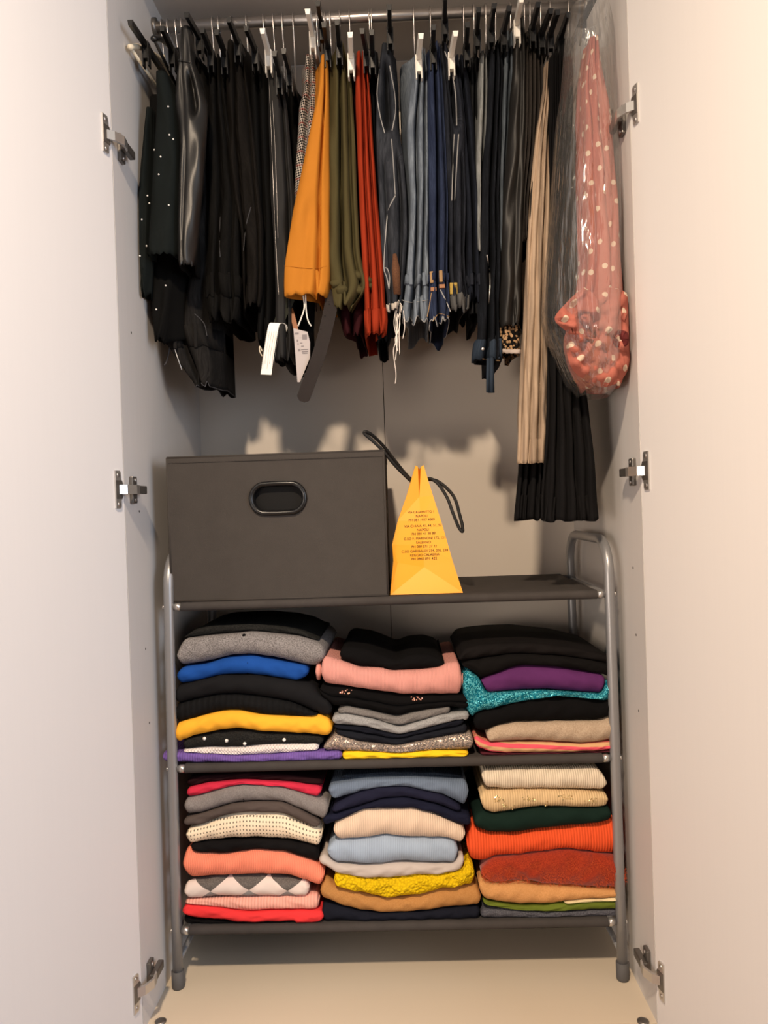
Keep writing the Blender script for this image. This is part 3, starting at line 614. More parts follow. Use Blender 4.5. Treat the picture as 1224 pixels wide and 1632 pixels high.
folded('folded_sweater', 'pale greige wool sweater under the light blue one', 'sweater', [(508, 1368), (518, 1364), (537, 1379), (585, 1382.5), (637, 1378), (724, 1379), (731, 1368), (740, 1362)], [(508, 1377), (537, 1393.6), (590, 1403.8), (632, 1403), (661, 1398), (703, 1397), (740, 1389)], cloth('greige_wool', (186, 174, 166), 'plain', .95, var=.15), dy=-.003)
folded('folded_sweater', 'light blue sweater rolled thick in the lower centre stack', 'sweater', [(521, 1352), (537, 1343), (580, 1341.5), (616, 1336), (656, 1340.5), (715, 1340), (730, 1345)], [(521, 1364), (535, 1378), (585, 1382.5), (616, 1381), (637, 1377), (680, 1379), (724, 1379), (730, 1372)], cloth('light_blue_knit', (156, 171, 190), 'rib', rib=.0036, var=.08, bump=.2), dy=-.007)
folded('folded_sweater', 'cream ribbed sweater in the lower centre stack', 'sweater', [(531, 1317), (552, 1306), (578, 1292), (642, 1293), (656, 1291), (691, 1300), (727, 1316), (742, 1323)], [(531, 1331), (537, 1339), (549, 1344), (580, 1341.5), (616, 1335.6), (656, 1340), (715, 1339), (734, 1346), (742, 1338)], cloth('cream_rib', (226, 200, 176), 'rib', rib=.0044, var=.08, bump=.5), dy=-.006)
folded('folded_sweater', 'dark navy garment right above the cream ribbed sweater', 'sweater', [(514, 1303), (537, 1298), (573, 1287), (608, 1275), (644, 1272), (691, 1282), (732, 1297), (751, 1301)], [(514, 1318), (544, 1307), (578, 1292), (642, 1293), (656, 1291), (691, 1300), (727, 1315), (751, 1319)], cloth('navy_soft_knit', (24, 26, 44), 'plain'), dy=.0)
folded('folded_sweater', 'upper dark navy garment just below the blue-grey ribbed one', 'sweater', [(529, 1287), (573, 1263.5), (608, 1256), (644, 1255), (703, 1268), (735, 1287)], [(529, 1298), (573, 1286), (608, 1274), (644, 1271), (691, 1281), (735, 1296)], cloth('navy_jersey_soft', (30, 31, 50), 'plain'), dy=-.001)
folded('folded_sweater', 'blue-grey ribbed sweater near the top of the lower centre stack', 'sweater', [(523, 1254), (585, 1244), (656, 1242), (747, 1249)], [(523, 1268), (532, 1276), (573, 1263.5), (608, 1256), (644, 1255), (703, 1267), (740, 1288), (747, 1276)], cloth('blue_grey_rib', (108, 122, 142), 'rib', rib=.0036, var=.1, bump=.4), dy=.0)
folded('folded_sweater', 'dark slate garment topmost in the lower centre stack', 'sweater', [(545, 1236), (620, 1231), (700, 1232), (738, 1237)], [(545, 1250), (656, 1243), (738, 1247)], cloth('dark_slate_knit', (40, 48, 60), 'rib', rib=.0036), dy=.03, dep=.25)

# --- lower shelf, right stack
stack_on(SZ[2])
folded('folded_sweater', 'flat marl grey garment lowest in the lower right stack', 'sweater', [(766, 1453), (782, 1449), (825, 1452), (872, 1456), (943, 1453), (990, 1451)], [(766, 1466), (990, 1462)], cloth('dark_grey_marl', (96, 96, 102), 'melange', rgb2=(60, 60, 68)), dy=.004)
folded('folded_sweater', 'moss green garment with a cream edge in the lower right stack', 'sweater', [(770, 1433), (777, 1438.5), (825, 1446), (872, 1445), (903, 1441), (934, 1437), (989, 1436)], [(770, 1443), (825, 1451), (872, 1455), (943, 1452), (989, 1450)], cloth('moss_green_knit', (98, 112, 40), 'plain'), dy=.001)
folded('folded_sweater', 'thin cream layer between tan wool and moss green', 'sweater', [(900, 1442), (934, 1436), (988, 1432)], [(900, 1445), (934, 1441), (988, 1438)], cloth('pale_cream_knit', (222, 204, 160), 'plain'), dy=-.002, dep=.2)
folded('folded_sweater', 'tan wool sweater under the fuzzy terracotta one', 'sweater', [(764, 1400), (770, 1404), (789, 1412), (837, 1409), (872, 1415), (943, 1419), (989, 1422)], [(764, 1427), (777, 1438), (825, 1446), (872, 1445), (903, 1441), (934, 1436), (989, 1432)], cloth('tan_wool', (206, 152, 98), 'melange', rgb2=(190, 136, 82), var=.15), dy=-.003)
q = folded('folded_sweater', 'fuzzy terracotta mohair sweater in the lower right stack', 'sweater', [(767, 1386), (789, 1373), (848, 1367), (908, 1360), (955, 1367), (986, 1369), (994, 1384)], [(767, 1402), (789, 1412), (837, 1409), (872, 1415), (943, 1419), (990, 1423), (994, 1408)], cloth('terracotta_mohair', (164, 56, 28), 'melange', rgb2=(126, 36, 18), sheen=.3), dy=-.004, amp=.003, rx=.02)
R = np.random.RandomState(4); V = []; F = []
for k in range(5000):
    px = R.uniform(768, 998); i = np.interp(px, q['xs'], range(len(q['xs']))); t = R.uniform(.04, .93)
    py = np.interp(px, q['xs'], q['yt'])*(1-t)+np.interp(px, q['xs'], q['yb'])*t
    p = surf(q, px, py, .0); ln = R.uniform(.002, .007); a = R.uniform(0, 2*pi)
    d = np.array([math.cos(a), -.35-.3*R.rand(), math.sin(a)])*ln; s_ = np.array([-math.sin(a), 0, math.cos(a)])*.00022
    b = len(V); V += [p-s_, p+s_, p+d]; F.append((b, b+1, b+2))
o = mesh('mohair_fuzz', V, F, cloth('terracotta_fuzz', (200, 84, 48), 'plain'), q['o'], smooth=False); o['kind'] = 'stuff'
folded('folded_sweater', 'bright orange ribbed sweater in the lower right stack', 'sweater', [(745, 1335), (754, 1319), (777, 1330), (825, 1331.5), (872, 1324), (943, 1316), (975, 1310), (979, 1302), (985, 1306)], [(745, 1368), (755, 1377), (766, 1377.7), (796, 1369.5), (872, 1366), (908, 1359), (943, 1363.5), (985, 1366)], cloth('orange_rib', (234, 88, 46), 'rib', rib=.0056, var=.08, bump=.6), dy=.003)
folded('folded_sweater', 'dark bottle green garment above the bright orange sweater', 'sweater', [(756, 1303), (772, 1296), (789, 1301), (825, 1294), (860, 1288), (943, 1290), (976, 1288)], [(756, 1319), (777, 1330), (825, 1331.5), (872, 1324), (943, 1316), (976, 1310)], cloth('bottle_green_knit', (18, 36, 30), 'plain'), dy=-.003)
q = folded('folded_sweater', 'cream knit trimmed with gold sequins in the lower right stack', 'sweater', [(766, 1266), (800, 1262), (825, 1261.5), (884, 1262), (935, 1264), (971, 1267)], [(766, 1282), (772, 1294), (789, 1300.7), (825, 1294), (860, 1287.7), (943, 1290), (971, 1286)], cloth('cream_sequin_knit', (214, 184, 140), 'widerib', rib=.005, var=.15), dy=-.004)
m_seq = simple('gold_sequin', (222, 196, 140), .15, .8); R = np.random.RandomState(8)
for cx, cy, w_, n_ in ((797, 1274, 9, 12), (812, 1287, 10, 9), (842, 1274, 10, 16), (902, 1272, 12, 18), (941, 1276, 10, 14), (870, 1281, 4, 5)):
    for k in range(n_):
        px, py = cx+R.uniform(-w_, w_), cy+R.uniform(-5, 3); c = surf(q, px, py, .0006)
        V, F = discVF(c, (R.uniform(-.5, .5), -1, R.uniform(-.3, .8)), .0017, .0004, 8); mesh('sequin', V, F, m_seq, q['o'], smooth=False)
folded('folded_sweater', 'ivory ribbed sweater topmost in the lower right stack', 'sweater', [(769, 1230), (830, 1227), (900, 1227), (953, 1226), (963, 1236), (969, 1246)], [(769, 1250), (777, 1258), (825, 1261), (872, 1260), (960, 1262), (969, 1254)], cloth('ivory_rib', (226, 210, 186), 'rib', rib=.0046, var=.08, bump=.6), dy=-.002)

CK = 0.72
# ------------------------------------------------------------------ hangers
def hanger(label, x, zb, y0=.09, y1=.47, mat=None, hookmat=None, rot=0.0, kind='clip', width=.005, group=None):
    mat = mat or m_blackp
    h = empty('clip_hanger' if kind == 'clip' else 'plastic_hanger', (x, RY, zb)); tag(h, label, 'hanger', group)
    def X(y): return x+rot*(y-RY)
    P = []; r = RR+.0032
    for k in range(13):
        a = math.radians(-150+k*240/12); P.append((X(RY), RY-r*math.sin(a)*1.0, RZ+r*math.cos(a)))
    P = P[::-1] if False else P
    # from open end over the rod, then down the stem to the bar
    P += [(x, RY-.006, RZ-.035), (x, RY, RZ-.05), (x, RY, zb+.004)]
    tube('hook', hookmat or m_steel, h, P, .0015, 8)
    V, F = tubeVF([(x, RY, zb-.004), (x, RY, zb+.018)], [.005, .0035], 10); mesh('collar', V, F, mat, h)
    if kind == 'clip':
        V = []; F = []
        pr = [(-.7, -.006), (.7, -.006), (1, .005), (-1, .005)]
        ys = np.linspace(y0, y1, 9)
        for y in ys:
            for sx, sz in pr: V.append((X(y)+sx*width, y, zb+sz-.004*((y-RY)/.2)**2))
        for i in range(8):
            for k in range(4): F.append((i*4+k, i*4+(k+1) % 4, (i+1)*4+(k+1) % 4, (i+1)*4+k))
        F += [(3, 2, 1, 0), tuple(32+k for k in range(4))]
        mesh('bar', V, F, mat, h, smooth=False)
        for y in (y0+.085, y1-.07):
            V, F = merge(boxVF(X(y)-.0070, X(y)-.0042, y-.009, y+.009, zb-.046, zb+.004, .001), boxVF(X(y)+.0042, X(y)+.0070, y-.009, y+.009, zb-.046, zb+.004, .001), boxVF(X(y)-.006, X(y)+.006, y-.007, y+.007, zb-.030, zb-.008))
            c = mesh('clip', V, F, mat, h, smooth=False)
    else:
        for s in (-1, 1):
            P = smoothpath([(x, RY, zb), (X(RY+s*.05), RY+s*.05, zb-.012), (X(RY+s*.14), RY+s*.14, zb-.045), (X(RY+s*.2), RY+s*.2, zb-.08)], 5)
            tube('arm', mat, h, P, .006, 8)
        tube('trouser_bar', mat, h, [(X(RY-.19), RY-.19, zb-.078), (X(RY+.19), RY+.19, zb-.078)], .0035, 8)
    return h

# ------------------------------------------------------------------ hanging clothes
SLOTS = [251, 303, 317, 348, 381, 414, 444, 460, 487, 506, 544, 560, 581, 600, 619, 666, 697, 725, 747, 760, 769, 786, 807, 814, 825, 850, 859, 868, 889, 904, 959]   # places along the rail, in order
class Garment:
    def __init__(s, name, label, cat, prof, Y, mat, dep=.34, valleys=(), seed=1, amp=.003, hem=.006, rnd=.012, ytop=.035, rows=None, parent=None, recess=.05, fold=0, bulge=.006, uvk=1.0, part=None, group=None):
        if parent is None and 300 < prof[0][1] < 880 and 'leather_tr' not in name:
            Y += .085; dep *= .74; ytop *= .6     # folded cloth hangs in the middle of the rail's depth
        s.Y, s.dep, s.val, s.amp, s.hem, s.rnd, s.ytop, s.bulge = Y, dep, valleys, amp, hem, rnd, ytop, bulge
        y_a, y_b = prof[0][0], prof[-1][0]; s.ya, s.yb = y_a, y_b
        k = []
        for (py, xl, xr) in prof:
            yy = s.yf((py-y_a)/(y_b-y_a)); a = at(xl, py, yy); b = at(xr, py, yy); k.append(((a[2]+b[2])/2, a[0], b[0]))
        k = np.array(k)[::-1]; s.k = k; s.z0, s.z1 = k[0, 0], k[-1, 0]
        cpx = np.interp(220, [p[0] for p in prof], [(p[1]+p[2])/2 for p in prof])
        j = min(range(len(SLOTS)), key=lambda i: abs(SLOTS[i]-cpx)); X_ = lambda q: at(q, 300, .10 if (q < 305 or q > 900) else .17)[0]
        lo = X_((SLOTS[j]+SLOTS[j-1])/2) if j > 0 else X_(SLOTS[0]-14); hi = X_((SLOTS[j]+SLOTS[j+1])/2) if j < len(SLOTS)-1 else min(X_(SLOTS[-1])+.025, .466)
        s.slot = (lo+.0015, hi-.0015) if parent is None and name != 'polka_dot_dress' else None
        s.n1 = Noise(seed*7+1, (.4, 1.6), (.3, 1.6), 7); s.n2 = Noise(seed*7+2, (1.5, 4), (1, 5), 9); s.n3 = Noise(seed*7+3, (1, 3), (.5, 3), 7)
        ln = s.z1-s.z0; rows = rows or int(max(24, ln/.009)); s.rows = rows
        V = []; UV = []; F = []
        zs = np.linspace(s.z1, s.z0, rows)
        for z in zs:
            P, u = s.ring(z); V.append(P); UV.append(np.stack([u, np.full(len(u), z*uvk)], 1))
        m = len(V[0]); last = V[-1]; c = last.mean(0)
        for sc, dz in ((.86, .0), (.80, recess*.5), (.72, recess)):
            P = last.copy(); P[:, 0] = c[0]+(P[:, 0]-c[0])*sc; P[:, 1] = c[1]+(P[:, 1]-c[1])*(1-(1-sc)*.3); P[:, 2] += dz; V.append(P); UV.append(UV[-1])
        n = len(V)
        idx = np.arange(n*m).reshape(n, m)
        a = idx[:-1]; b = np.roll(a, -1, 1); d = idx[1:]; e = np.roll(d, -1, 1)
        F = np.stack([a, d, e, b], -1).reshape(-1, 4).tolist(); F.append(list(idx[0])); F.append(list(idx[-1][::-1]))
        s.V = np.concatenate(V)
        s.o = mesh(name, s.V, F, mat, parent, np.concatenate(UV)); s.mat = mat
        if parent is None: tag(s.o, label, cat, group)
    def yf(s, t): return s.Y+s.ytop*(1-min(1, max(0, t))**.8)
    def w(s, z):
        K = s.k; kk = np.interp(z, K[:, 0], K[:, 1]), np.interp(z, K[:, 0], K[:, 2]); e = .012
        a = np.mean([np.interp(z+q, K[:, 0], K[:, 1]) for q in (-e, -e/2, 0, e/2, e)]); b = np.mean([np.interp(z+q, K[:, 0], K[:, 2]) for q in (-e, -e/2, 0, e/2, e)])
        return a, b
    def front(s, u, z):
        """y of the front surface at the width fraction u and the height z"""
        t = (s.z1-z)/(s.z1-s.z0); u = np.asarray(u, float); y = np.full(u.shape, s.yf(t))
        a, b = s.w(z); wd = b-a
        y = y+min(s.rnd, wd*.5)*np.abs(2*u-1)**3.0
        for v in s.val:
            ua, ub, d, wdt = v[:4]
            uc = ua+(ub-ua)*t+.03*s.n1(3.1*ua, z*2.2); k = 1.0
            if len(v) > 4:
                k = np.clip((t-v[4])/.06, 0, 1)*np.clip((v[5]-t)/.06, 0, 1)
            y = y+k*d*np.exp(-np.abs((u-uc)/wdt)**1.5)
        y = y+s.amp*(s.n2(u*.5, z*1.8)+.8*s.n1(u, z*3))*np.clip(t*6+.2, 0, 1)
        return y
    def ring(s, z, off=0.0):
        a, b = s.w(z); t = (s.z1-z)/(s.z1-s.z0)
        uf = np.linspace(0, 1, 29); yF = s.front(uf, z)-off; xF = a-off+(b-a+2*off)*(.5-.5*np.cos(uf*pi)*(.25)-(.5-uf)*.75)
        dep = s.dep*(.8+.2*t); yb = s.yf(t)+dep; sd = np.linspace(0, 1, 11)[1:]
        yl0, yr0 = yF[0], yF[-1]
        bl = s.bulge*np.sin(sd*pi)*(.3+.7*t)
        xR = b+off+bl+s.amp*s.n3(sd, z*2)*np.sin(sd*pi); yR = yr0+(yb-yr0)*sd
        ub = np.linspace(1, 0, 8)[1:-1]; xB = a+(b-a)*ub; yB = np.full(len(ub), yb+.004)
        sl = sd[::-1]; xL = a-off-bl[::-1]+s.amp*s.n3(sl+3, z*2)*np.sin(sl*pi); yL = yl0+(yb-yl0)*sl
        X = np.concatenate([xF, xR, xB, xL]); Yv = np.concatenate([yF, yR, yB, yL])
        ang = np.linspace(0, 1, len(X), endpoint=False)
        ca, sa = np.cos(ang*2*pi), np.sin(ang*2*pi); zz = z+s.hem*(s.n3(ca*.45, sa*.45)+.35*s.n2(ca*.5, sa*.5))*t**8
        if s.slot:
            # behind the front folds the cloth closes into its own place on the rail
            kk = np.clip((Yv-s.yf(t)-.02)/.06, 0, 1); kk = kk*kk*(3-2*kk); lo, hi = s.slot; mid, hw = (lo+hi)/2, (hi-lo)/2
            rel = np.clip((X-(a+b)/2)/max((b-a)/2, 1e-4), -1, 1); X = X*(1-kk)+(mid+rel*hw*.96)*kk
        X = np.clip(X, -.478, .470)
        d = np.hypot(np.diff(X, append=X[0]), np.diff(Yv, append=Yv[0])); u = np.concatenate([[0], np.cumsum(d)[:-1]])
        u = u+a*1.0
        return np.stack([X, Yv, zz], 1), u
    def at(s, px, py, off=.001):
        Yg = s.Y
        for _ in range(4):
            p = at(px, py, Yg); a, b = s.w(p[2]); u = np.clip((p[0]-a)/max(b-a, 1e-4), 0, 1); Yg = float(s.front(np.array([u]), p[2])[0])-off
        return at(px, py, Yg)
    def seam(s, pl, r=.0008, mat=None, name='seam', off=.0004):
        q = [p[:2] for p in smoothpath([(x, y, 0) for x, y in pl], 3)]; P = []
        for i in range(len(q)-1):
            for k in range(5): c = q[i]+(q[i+1]-q[i])*k/5; P.append(s.at(c[0], c[1], off))
        P.append(s.at(*q[-1], off)); return tube(name, mat, s.o, P, r, 6)
    def rim(s, mat, r=.0009):
        """a sewn edge round the open waist at the bottom"""
        m = 29+10+6+10; P = [s.V[(s.rows-1)*m+k] for k in list(range(m))+[0]]; return tube('sewn_edge', mat, s.o, P, r, 6)
    def band(s, ya, yb, mat, name='waistband', off=.0025, loops=(), loopmat=None, patch=None):
        """a raised band of cloth right round the garment between two heights"""
        xm = (s.k[0, 1]+s.k[0, 2])/2
        za = at(640, ya, s.Y)[2]-at(640, s.ya, s.Y)[2]; f = lambda py: np.interp((py-s.ya)/(s.yb-s.ya), [0, 1], [s.z1, s.z0])
        z1, z0 = f(ya), f(yb); V = []
        for z, o in ((z1, .0), (z1, off), ((z1+z0)/2, off), (z0, off), (z0, .0)): V.append(s.ring(z, o)[0])
        m = len(V[0]); idx = np.arange(5*m).reshape(5, m); a = idx[:-1]; b = np.roll(a, -1, 1); d = idx[1:]; e = np.roll(d, -1, 1)
        o = mesh(name, np.concatenate(V), np.stack([a, d, e, b], -1).reshape(-1, 4).tolist(), mat, s.o, np.concatenate([np.stack([np.linspace(0, .4, m), np.full(m, i*.012)], 1) for i in range(5)]))
        for u in loops:
            zc = (z1+z0)/2; a_, b_ = s.w(zc); x = a_+(b_-a_)*u; y = float(s.front(np.array([u]), zc)[0])-off
            V, F = boxVF(x-.0035, x+.0035, y-.004, y+.001, z0-.004, z1+.004, .001); mesh('belt_loop', V, F, loopmat or mat, o, smooth=False)
        return o

def G(name, label, cat, prof, Y, mat, **k): return Garment(name, label, cat, prof, Y, mat, **k)
m_stitch = simple('pale_stitching', (150, 150, 150), .9); m_stitch2 = simple('tan_stitching', (150, 120, 84), .9); m_dst = simple('dark_stitching', (62, 62, 66), .9)
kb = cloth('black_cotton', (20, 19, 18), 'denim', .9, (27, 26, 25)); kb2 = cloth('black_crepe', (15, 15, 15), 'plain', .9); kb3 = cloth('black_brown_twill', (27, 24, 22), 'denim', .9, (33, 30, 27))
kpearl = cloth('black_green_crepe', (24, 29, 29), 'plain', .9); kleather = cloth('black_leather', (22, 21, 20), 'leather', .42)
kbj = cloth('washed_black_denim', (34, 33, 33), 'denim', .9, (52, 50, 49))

# far left
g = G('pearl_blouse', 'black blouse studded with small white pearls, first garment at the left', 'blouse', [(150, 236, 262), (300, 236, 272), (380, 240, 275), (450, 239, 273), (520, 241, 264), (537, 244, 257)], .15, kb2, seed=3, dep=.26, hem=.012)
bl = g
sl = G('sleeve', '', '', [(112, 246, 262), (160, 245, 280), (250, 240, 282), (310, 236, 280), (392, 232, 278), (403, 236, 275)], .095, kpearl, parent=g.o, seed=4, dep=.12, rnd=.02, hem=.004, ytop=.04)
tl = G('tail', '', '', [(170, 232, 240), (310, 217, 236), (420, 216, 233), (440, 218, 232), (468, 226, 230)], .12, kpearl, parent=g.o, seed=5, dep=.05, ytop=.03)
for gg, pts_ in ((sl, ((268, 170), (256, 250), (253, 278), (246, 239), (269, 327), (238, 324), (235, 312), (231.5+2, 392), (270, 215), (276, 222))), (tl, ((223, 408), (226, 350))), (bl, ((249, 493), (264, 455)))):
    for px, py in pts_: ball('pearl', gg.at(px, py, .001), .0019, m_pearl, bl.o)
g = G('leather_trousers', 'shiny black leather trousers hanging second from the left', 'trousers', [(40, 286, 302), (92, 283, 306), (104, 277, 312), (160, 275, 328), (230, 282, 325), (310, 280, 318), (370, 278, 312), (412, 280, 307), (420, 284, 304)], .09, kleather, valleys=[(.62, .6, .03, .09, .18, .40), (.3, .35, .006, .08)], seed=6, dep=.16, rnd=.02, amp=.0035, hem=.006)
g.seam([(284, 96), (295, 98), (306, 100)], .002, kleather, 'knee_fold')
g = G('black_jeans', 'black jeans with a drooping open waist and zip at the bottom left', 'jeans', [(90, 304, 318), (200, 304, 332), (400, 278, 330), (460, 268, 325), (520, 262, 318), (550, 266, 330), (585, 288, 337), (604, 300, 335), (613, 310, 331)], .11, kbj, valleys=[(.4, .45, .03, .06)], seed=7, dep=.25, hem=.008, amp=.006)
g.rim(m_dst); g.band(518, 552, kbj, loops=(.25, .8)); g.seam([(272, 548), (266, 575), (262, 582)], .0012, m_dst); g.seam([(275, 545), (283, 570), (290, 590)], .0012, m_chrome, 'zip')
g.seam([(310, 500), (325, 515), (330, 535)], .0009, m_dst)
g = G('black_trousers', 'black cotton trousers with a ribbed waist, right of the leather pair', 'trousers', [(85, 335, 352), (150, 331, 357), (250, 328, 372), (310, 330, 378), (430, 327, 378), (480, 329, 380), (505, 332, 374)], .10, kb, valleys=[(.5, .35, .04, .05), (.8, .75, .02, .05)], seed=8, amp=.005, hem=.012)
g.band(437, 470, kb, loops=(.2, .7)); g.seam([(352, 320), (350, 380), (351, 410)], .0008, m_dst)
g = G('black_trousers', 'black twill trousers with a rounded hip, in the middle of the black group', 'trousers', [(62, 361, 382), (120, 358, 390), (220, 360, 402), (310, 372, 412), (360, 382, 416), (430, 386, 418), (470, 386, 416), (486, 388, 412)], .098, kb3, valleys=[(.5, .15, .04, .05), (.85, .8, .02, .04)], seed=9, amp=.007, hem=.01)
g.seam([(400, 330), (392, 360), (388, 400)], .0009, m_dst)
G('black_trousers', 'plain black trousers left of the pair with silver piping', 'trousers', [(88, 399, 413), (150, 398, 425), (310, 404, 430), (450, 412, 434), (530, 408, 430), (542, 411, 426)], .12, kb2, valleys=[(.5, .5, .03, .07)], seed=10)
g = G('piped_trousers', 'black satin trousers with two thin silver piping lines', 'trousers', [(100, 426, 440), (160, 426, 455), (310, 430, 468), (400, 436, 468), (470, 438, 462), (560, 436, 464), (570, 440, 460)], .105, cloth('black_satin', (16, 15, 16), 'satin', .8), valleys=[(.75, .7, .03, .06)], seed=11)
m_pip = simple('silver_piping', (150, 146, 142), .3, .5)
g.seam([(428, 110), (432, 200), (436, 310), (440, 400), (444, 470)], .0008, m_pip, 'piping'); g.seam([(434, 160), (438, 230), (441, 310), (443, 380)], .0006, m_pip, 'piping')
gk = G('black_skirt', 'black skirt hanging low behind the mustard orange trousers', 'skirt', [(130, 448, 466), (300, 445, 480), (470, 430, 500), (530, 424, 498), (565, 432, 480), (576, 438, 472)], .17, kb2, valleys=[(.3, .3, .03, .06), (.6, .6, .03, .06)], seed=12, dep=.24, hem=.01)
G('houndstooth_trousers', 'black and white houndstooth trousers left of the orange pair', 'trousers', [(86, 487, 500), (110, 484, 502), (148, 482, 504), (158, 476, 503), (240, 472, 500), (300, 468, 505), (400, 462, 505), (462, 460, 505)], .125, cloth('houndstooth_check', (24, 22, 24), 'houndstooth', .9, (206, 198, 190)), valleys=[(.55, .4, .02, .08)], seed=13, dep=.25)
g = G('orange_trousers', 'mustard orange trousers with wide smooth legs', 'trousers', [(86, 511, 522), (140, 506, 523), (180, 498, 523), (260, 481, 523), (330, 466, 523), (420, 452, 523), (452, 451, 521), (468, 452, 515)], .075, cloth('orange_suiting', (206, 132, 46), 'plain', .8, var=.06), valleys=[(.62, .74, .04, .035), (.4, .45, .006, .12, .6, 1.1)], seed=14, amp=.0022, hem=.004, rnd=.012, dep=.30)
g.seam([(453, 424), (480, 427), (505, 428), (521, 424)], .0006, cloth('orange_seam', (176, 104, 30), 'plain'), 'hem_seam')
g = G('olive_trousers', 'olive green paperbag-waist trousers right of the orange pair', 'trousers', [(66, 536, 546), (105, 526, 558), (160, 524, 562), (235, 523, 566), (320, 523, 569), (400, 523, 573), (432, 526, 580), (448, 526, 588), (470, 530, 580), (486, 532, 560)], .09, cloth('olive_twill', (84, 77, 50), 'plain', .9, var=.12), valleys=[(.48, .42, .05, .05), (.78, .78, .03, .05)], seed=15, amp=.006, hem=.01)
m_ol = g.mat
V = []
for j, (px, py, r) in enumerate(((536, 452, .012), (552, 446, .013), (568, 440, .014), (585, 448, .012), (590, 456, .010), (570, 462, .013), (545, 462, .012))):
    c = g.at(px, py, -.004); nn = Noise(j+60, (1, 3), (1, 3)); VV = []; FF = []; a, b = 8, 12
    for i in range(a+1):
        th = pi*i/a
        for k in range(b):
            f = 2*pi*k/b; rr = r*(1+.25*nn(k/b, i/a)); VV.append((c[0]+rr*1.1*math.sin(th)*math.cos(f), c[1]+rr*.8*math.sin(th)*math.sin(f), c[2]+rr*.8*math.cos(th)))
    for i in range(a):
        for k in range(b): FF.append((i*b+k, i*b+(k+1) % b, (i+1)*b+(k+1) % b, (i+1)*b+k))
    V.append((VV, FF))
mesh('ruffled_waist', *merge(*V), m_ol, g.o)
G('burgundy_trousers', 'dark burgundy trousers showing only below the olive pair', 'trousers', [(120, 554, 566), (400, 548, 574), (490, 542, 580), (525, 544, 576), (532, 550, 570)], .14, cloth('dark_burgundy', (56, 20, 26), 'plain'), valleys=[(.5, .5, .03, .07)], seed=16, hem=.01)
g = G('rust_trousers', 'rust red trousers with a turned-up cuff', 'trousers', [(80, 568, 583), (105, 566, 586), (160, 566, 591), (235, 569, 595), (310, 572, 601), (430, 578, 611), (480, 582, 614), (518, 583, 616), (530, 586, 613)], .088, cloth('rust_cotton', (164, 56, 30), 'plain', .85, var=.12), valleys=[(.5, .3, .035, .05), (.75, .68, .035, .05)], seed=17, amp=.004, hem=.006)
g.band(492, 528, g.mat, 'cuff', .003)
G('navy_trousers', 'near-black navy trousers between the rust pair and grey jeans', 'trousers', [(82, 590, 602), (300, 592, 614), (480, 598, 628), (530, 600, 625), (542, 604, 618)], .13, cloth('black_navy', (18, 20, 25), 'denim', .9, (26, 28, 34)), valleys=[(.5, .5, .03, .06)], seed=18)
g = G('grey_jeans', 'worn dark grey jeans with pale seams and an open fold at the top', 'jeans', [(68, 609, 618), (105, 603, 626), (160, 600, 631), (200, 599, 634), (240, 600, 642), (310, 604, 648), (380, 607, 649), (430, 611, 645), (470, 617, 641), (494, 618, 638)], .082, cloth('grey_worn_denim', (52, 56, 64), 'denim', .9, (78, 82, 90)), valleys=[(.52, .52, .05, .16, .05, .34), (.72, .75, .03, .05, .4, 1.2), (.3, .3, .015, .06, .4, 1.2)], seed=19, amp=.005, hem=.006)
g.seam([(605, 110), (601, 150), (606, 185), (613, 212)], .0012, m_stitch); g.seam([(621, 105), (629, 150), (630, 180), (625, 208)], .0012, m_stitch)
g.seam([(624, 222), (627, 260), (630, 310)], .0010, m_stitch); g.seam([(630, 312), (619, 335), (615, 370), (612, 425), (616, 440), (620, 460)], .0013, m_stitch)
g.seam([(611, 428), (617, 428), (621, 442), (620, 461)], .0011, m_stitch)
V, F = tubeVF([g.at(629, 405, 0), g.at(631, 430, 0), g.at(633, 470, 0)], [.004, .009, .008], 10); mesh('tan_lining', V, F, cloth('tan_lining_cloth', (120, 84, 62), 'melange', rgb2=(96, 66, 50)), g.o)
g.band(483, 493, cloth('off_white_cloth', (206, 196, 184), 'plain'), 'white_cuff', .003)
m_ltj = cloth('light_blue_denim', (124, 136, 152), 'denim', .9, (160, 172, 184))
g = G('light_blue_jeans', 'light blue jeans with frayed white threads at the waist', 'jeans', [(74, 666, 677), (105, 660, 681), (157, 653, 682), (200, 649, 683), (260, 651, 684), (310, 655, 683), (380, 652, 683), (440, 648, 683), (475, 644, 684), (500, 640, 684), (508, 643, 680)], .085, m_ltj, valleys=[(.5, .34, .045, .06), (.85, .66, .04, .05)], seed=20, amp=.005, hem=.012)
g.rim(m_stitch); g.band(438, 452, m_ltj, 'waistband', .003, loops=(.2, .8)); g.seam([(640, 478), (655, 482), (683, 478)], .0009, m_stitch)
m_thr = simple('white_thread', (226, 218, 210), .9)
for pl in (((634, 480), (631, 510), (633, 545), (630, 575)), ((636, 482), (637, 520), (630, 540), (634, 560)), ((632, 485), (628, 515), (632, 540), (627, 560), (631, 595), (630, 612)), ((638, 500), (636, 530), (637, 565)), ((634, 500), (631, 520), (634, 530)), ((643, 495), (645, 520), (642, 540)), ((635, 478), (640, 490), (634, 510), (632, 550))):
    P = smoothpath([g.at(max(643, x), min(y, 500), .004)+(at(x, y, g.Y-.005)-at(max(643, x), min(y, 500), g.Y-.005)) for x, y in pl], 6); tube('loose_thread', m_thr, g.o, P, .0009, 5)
m_nvj = cloth('navy_blue_denim', (46, 56, 84), 'denim', .9, (62, 74, 102))
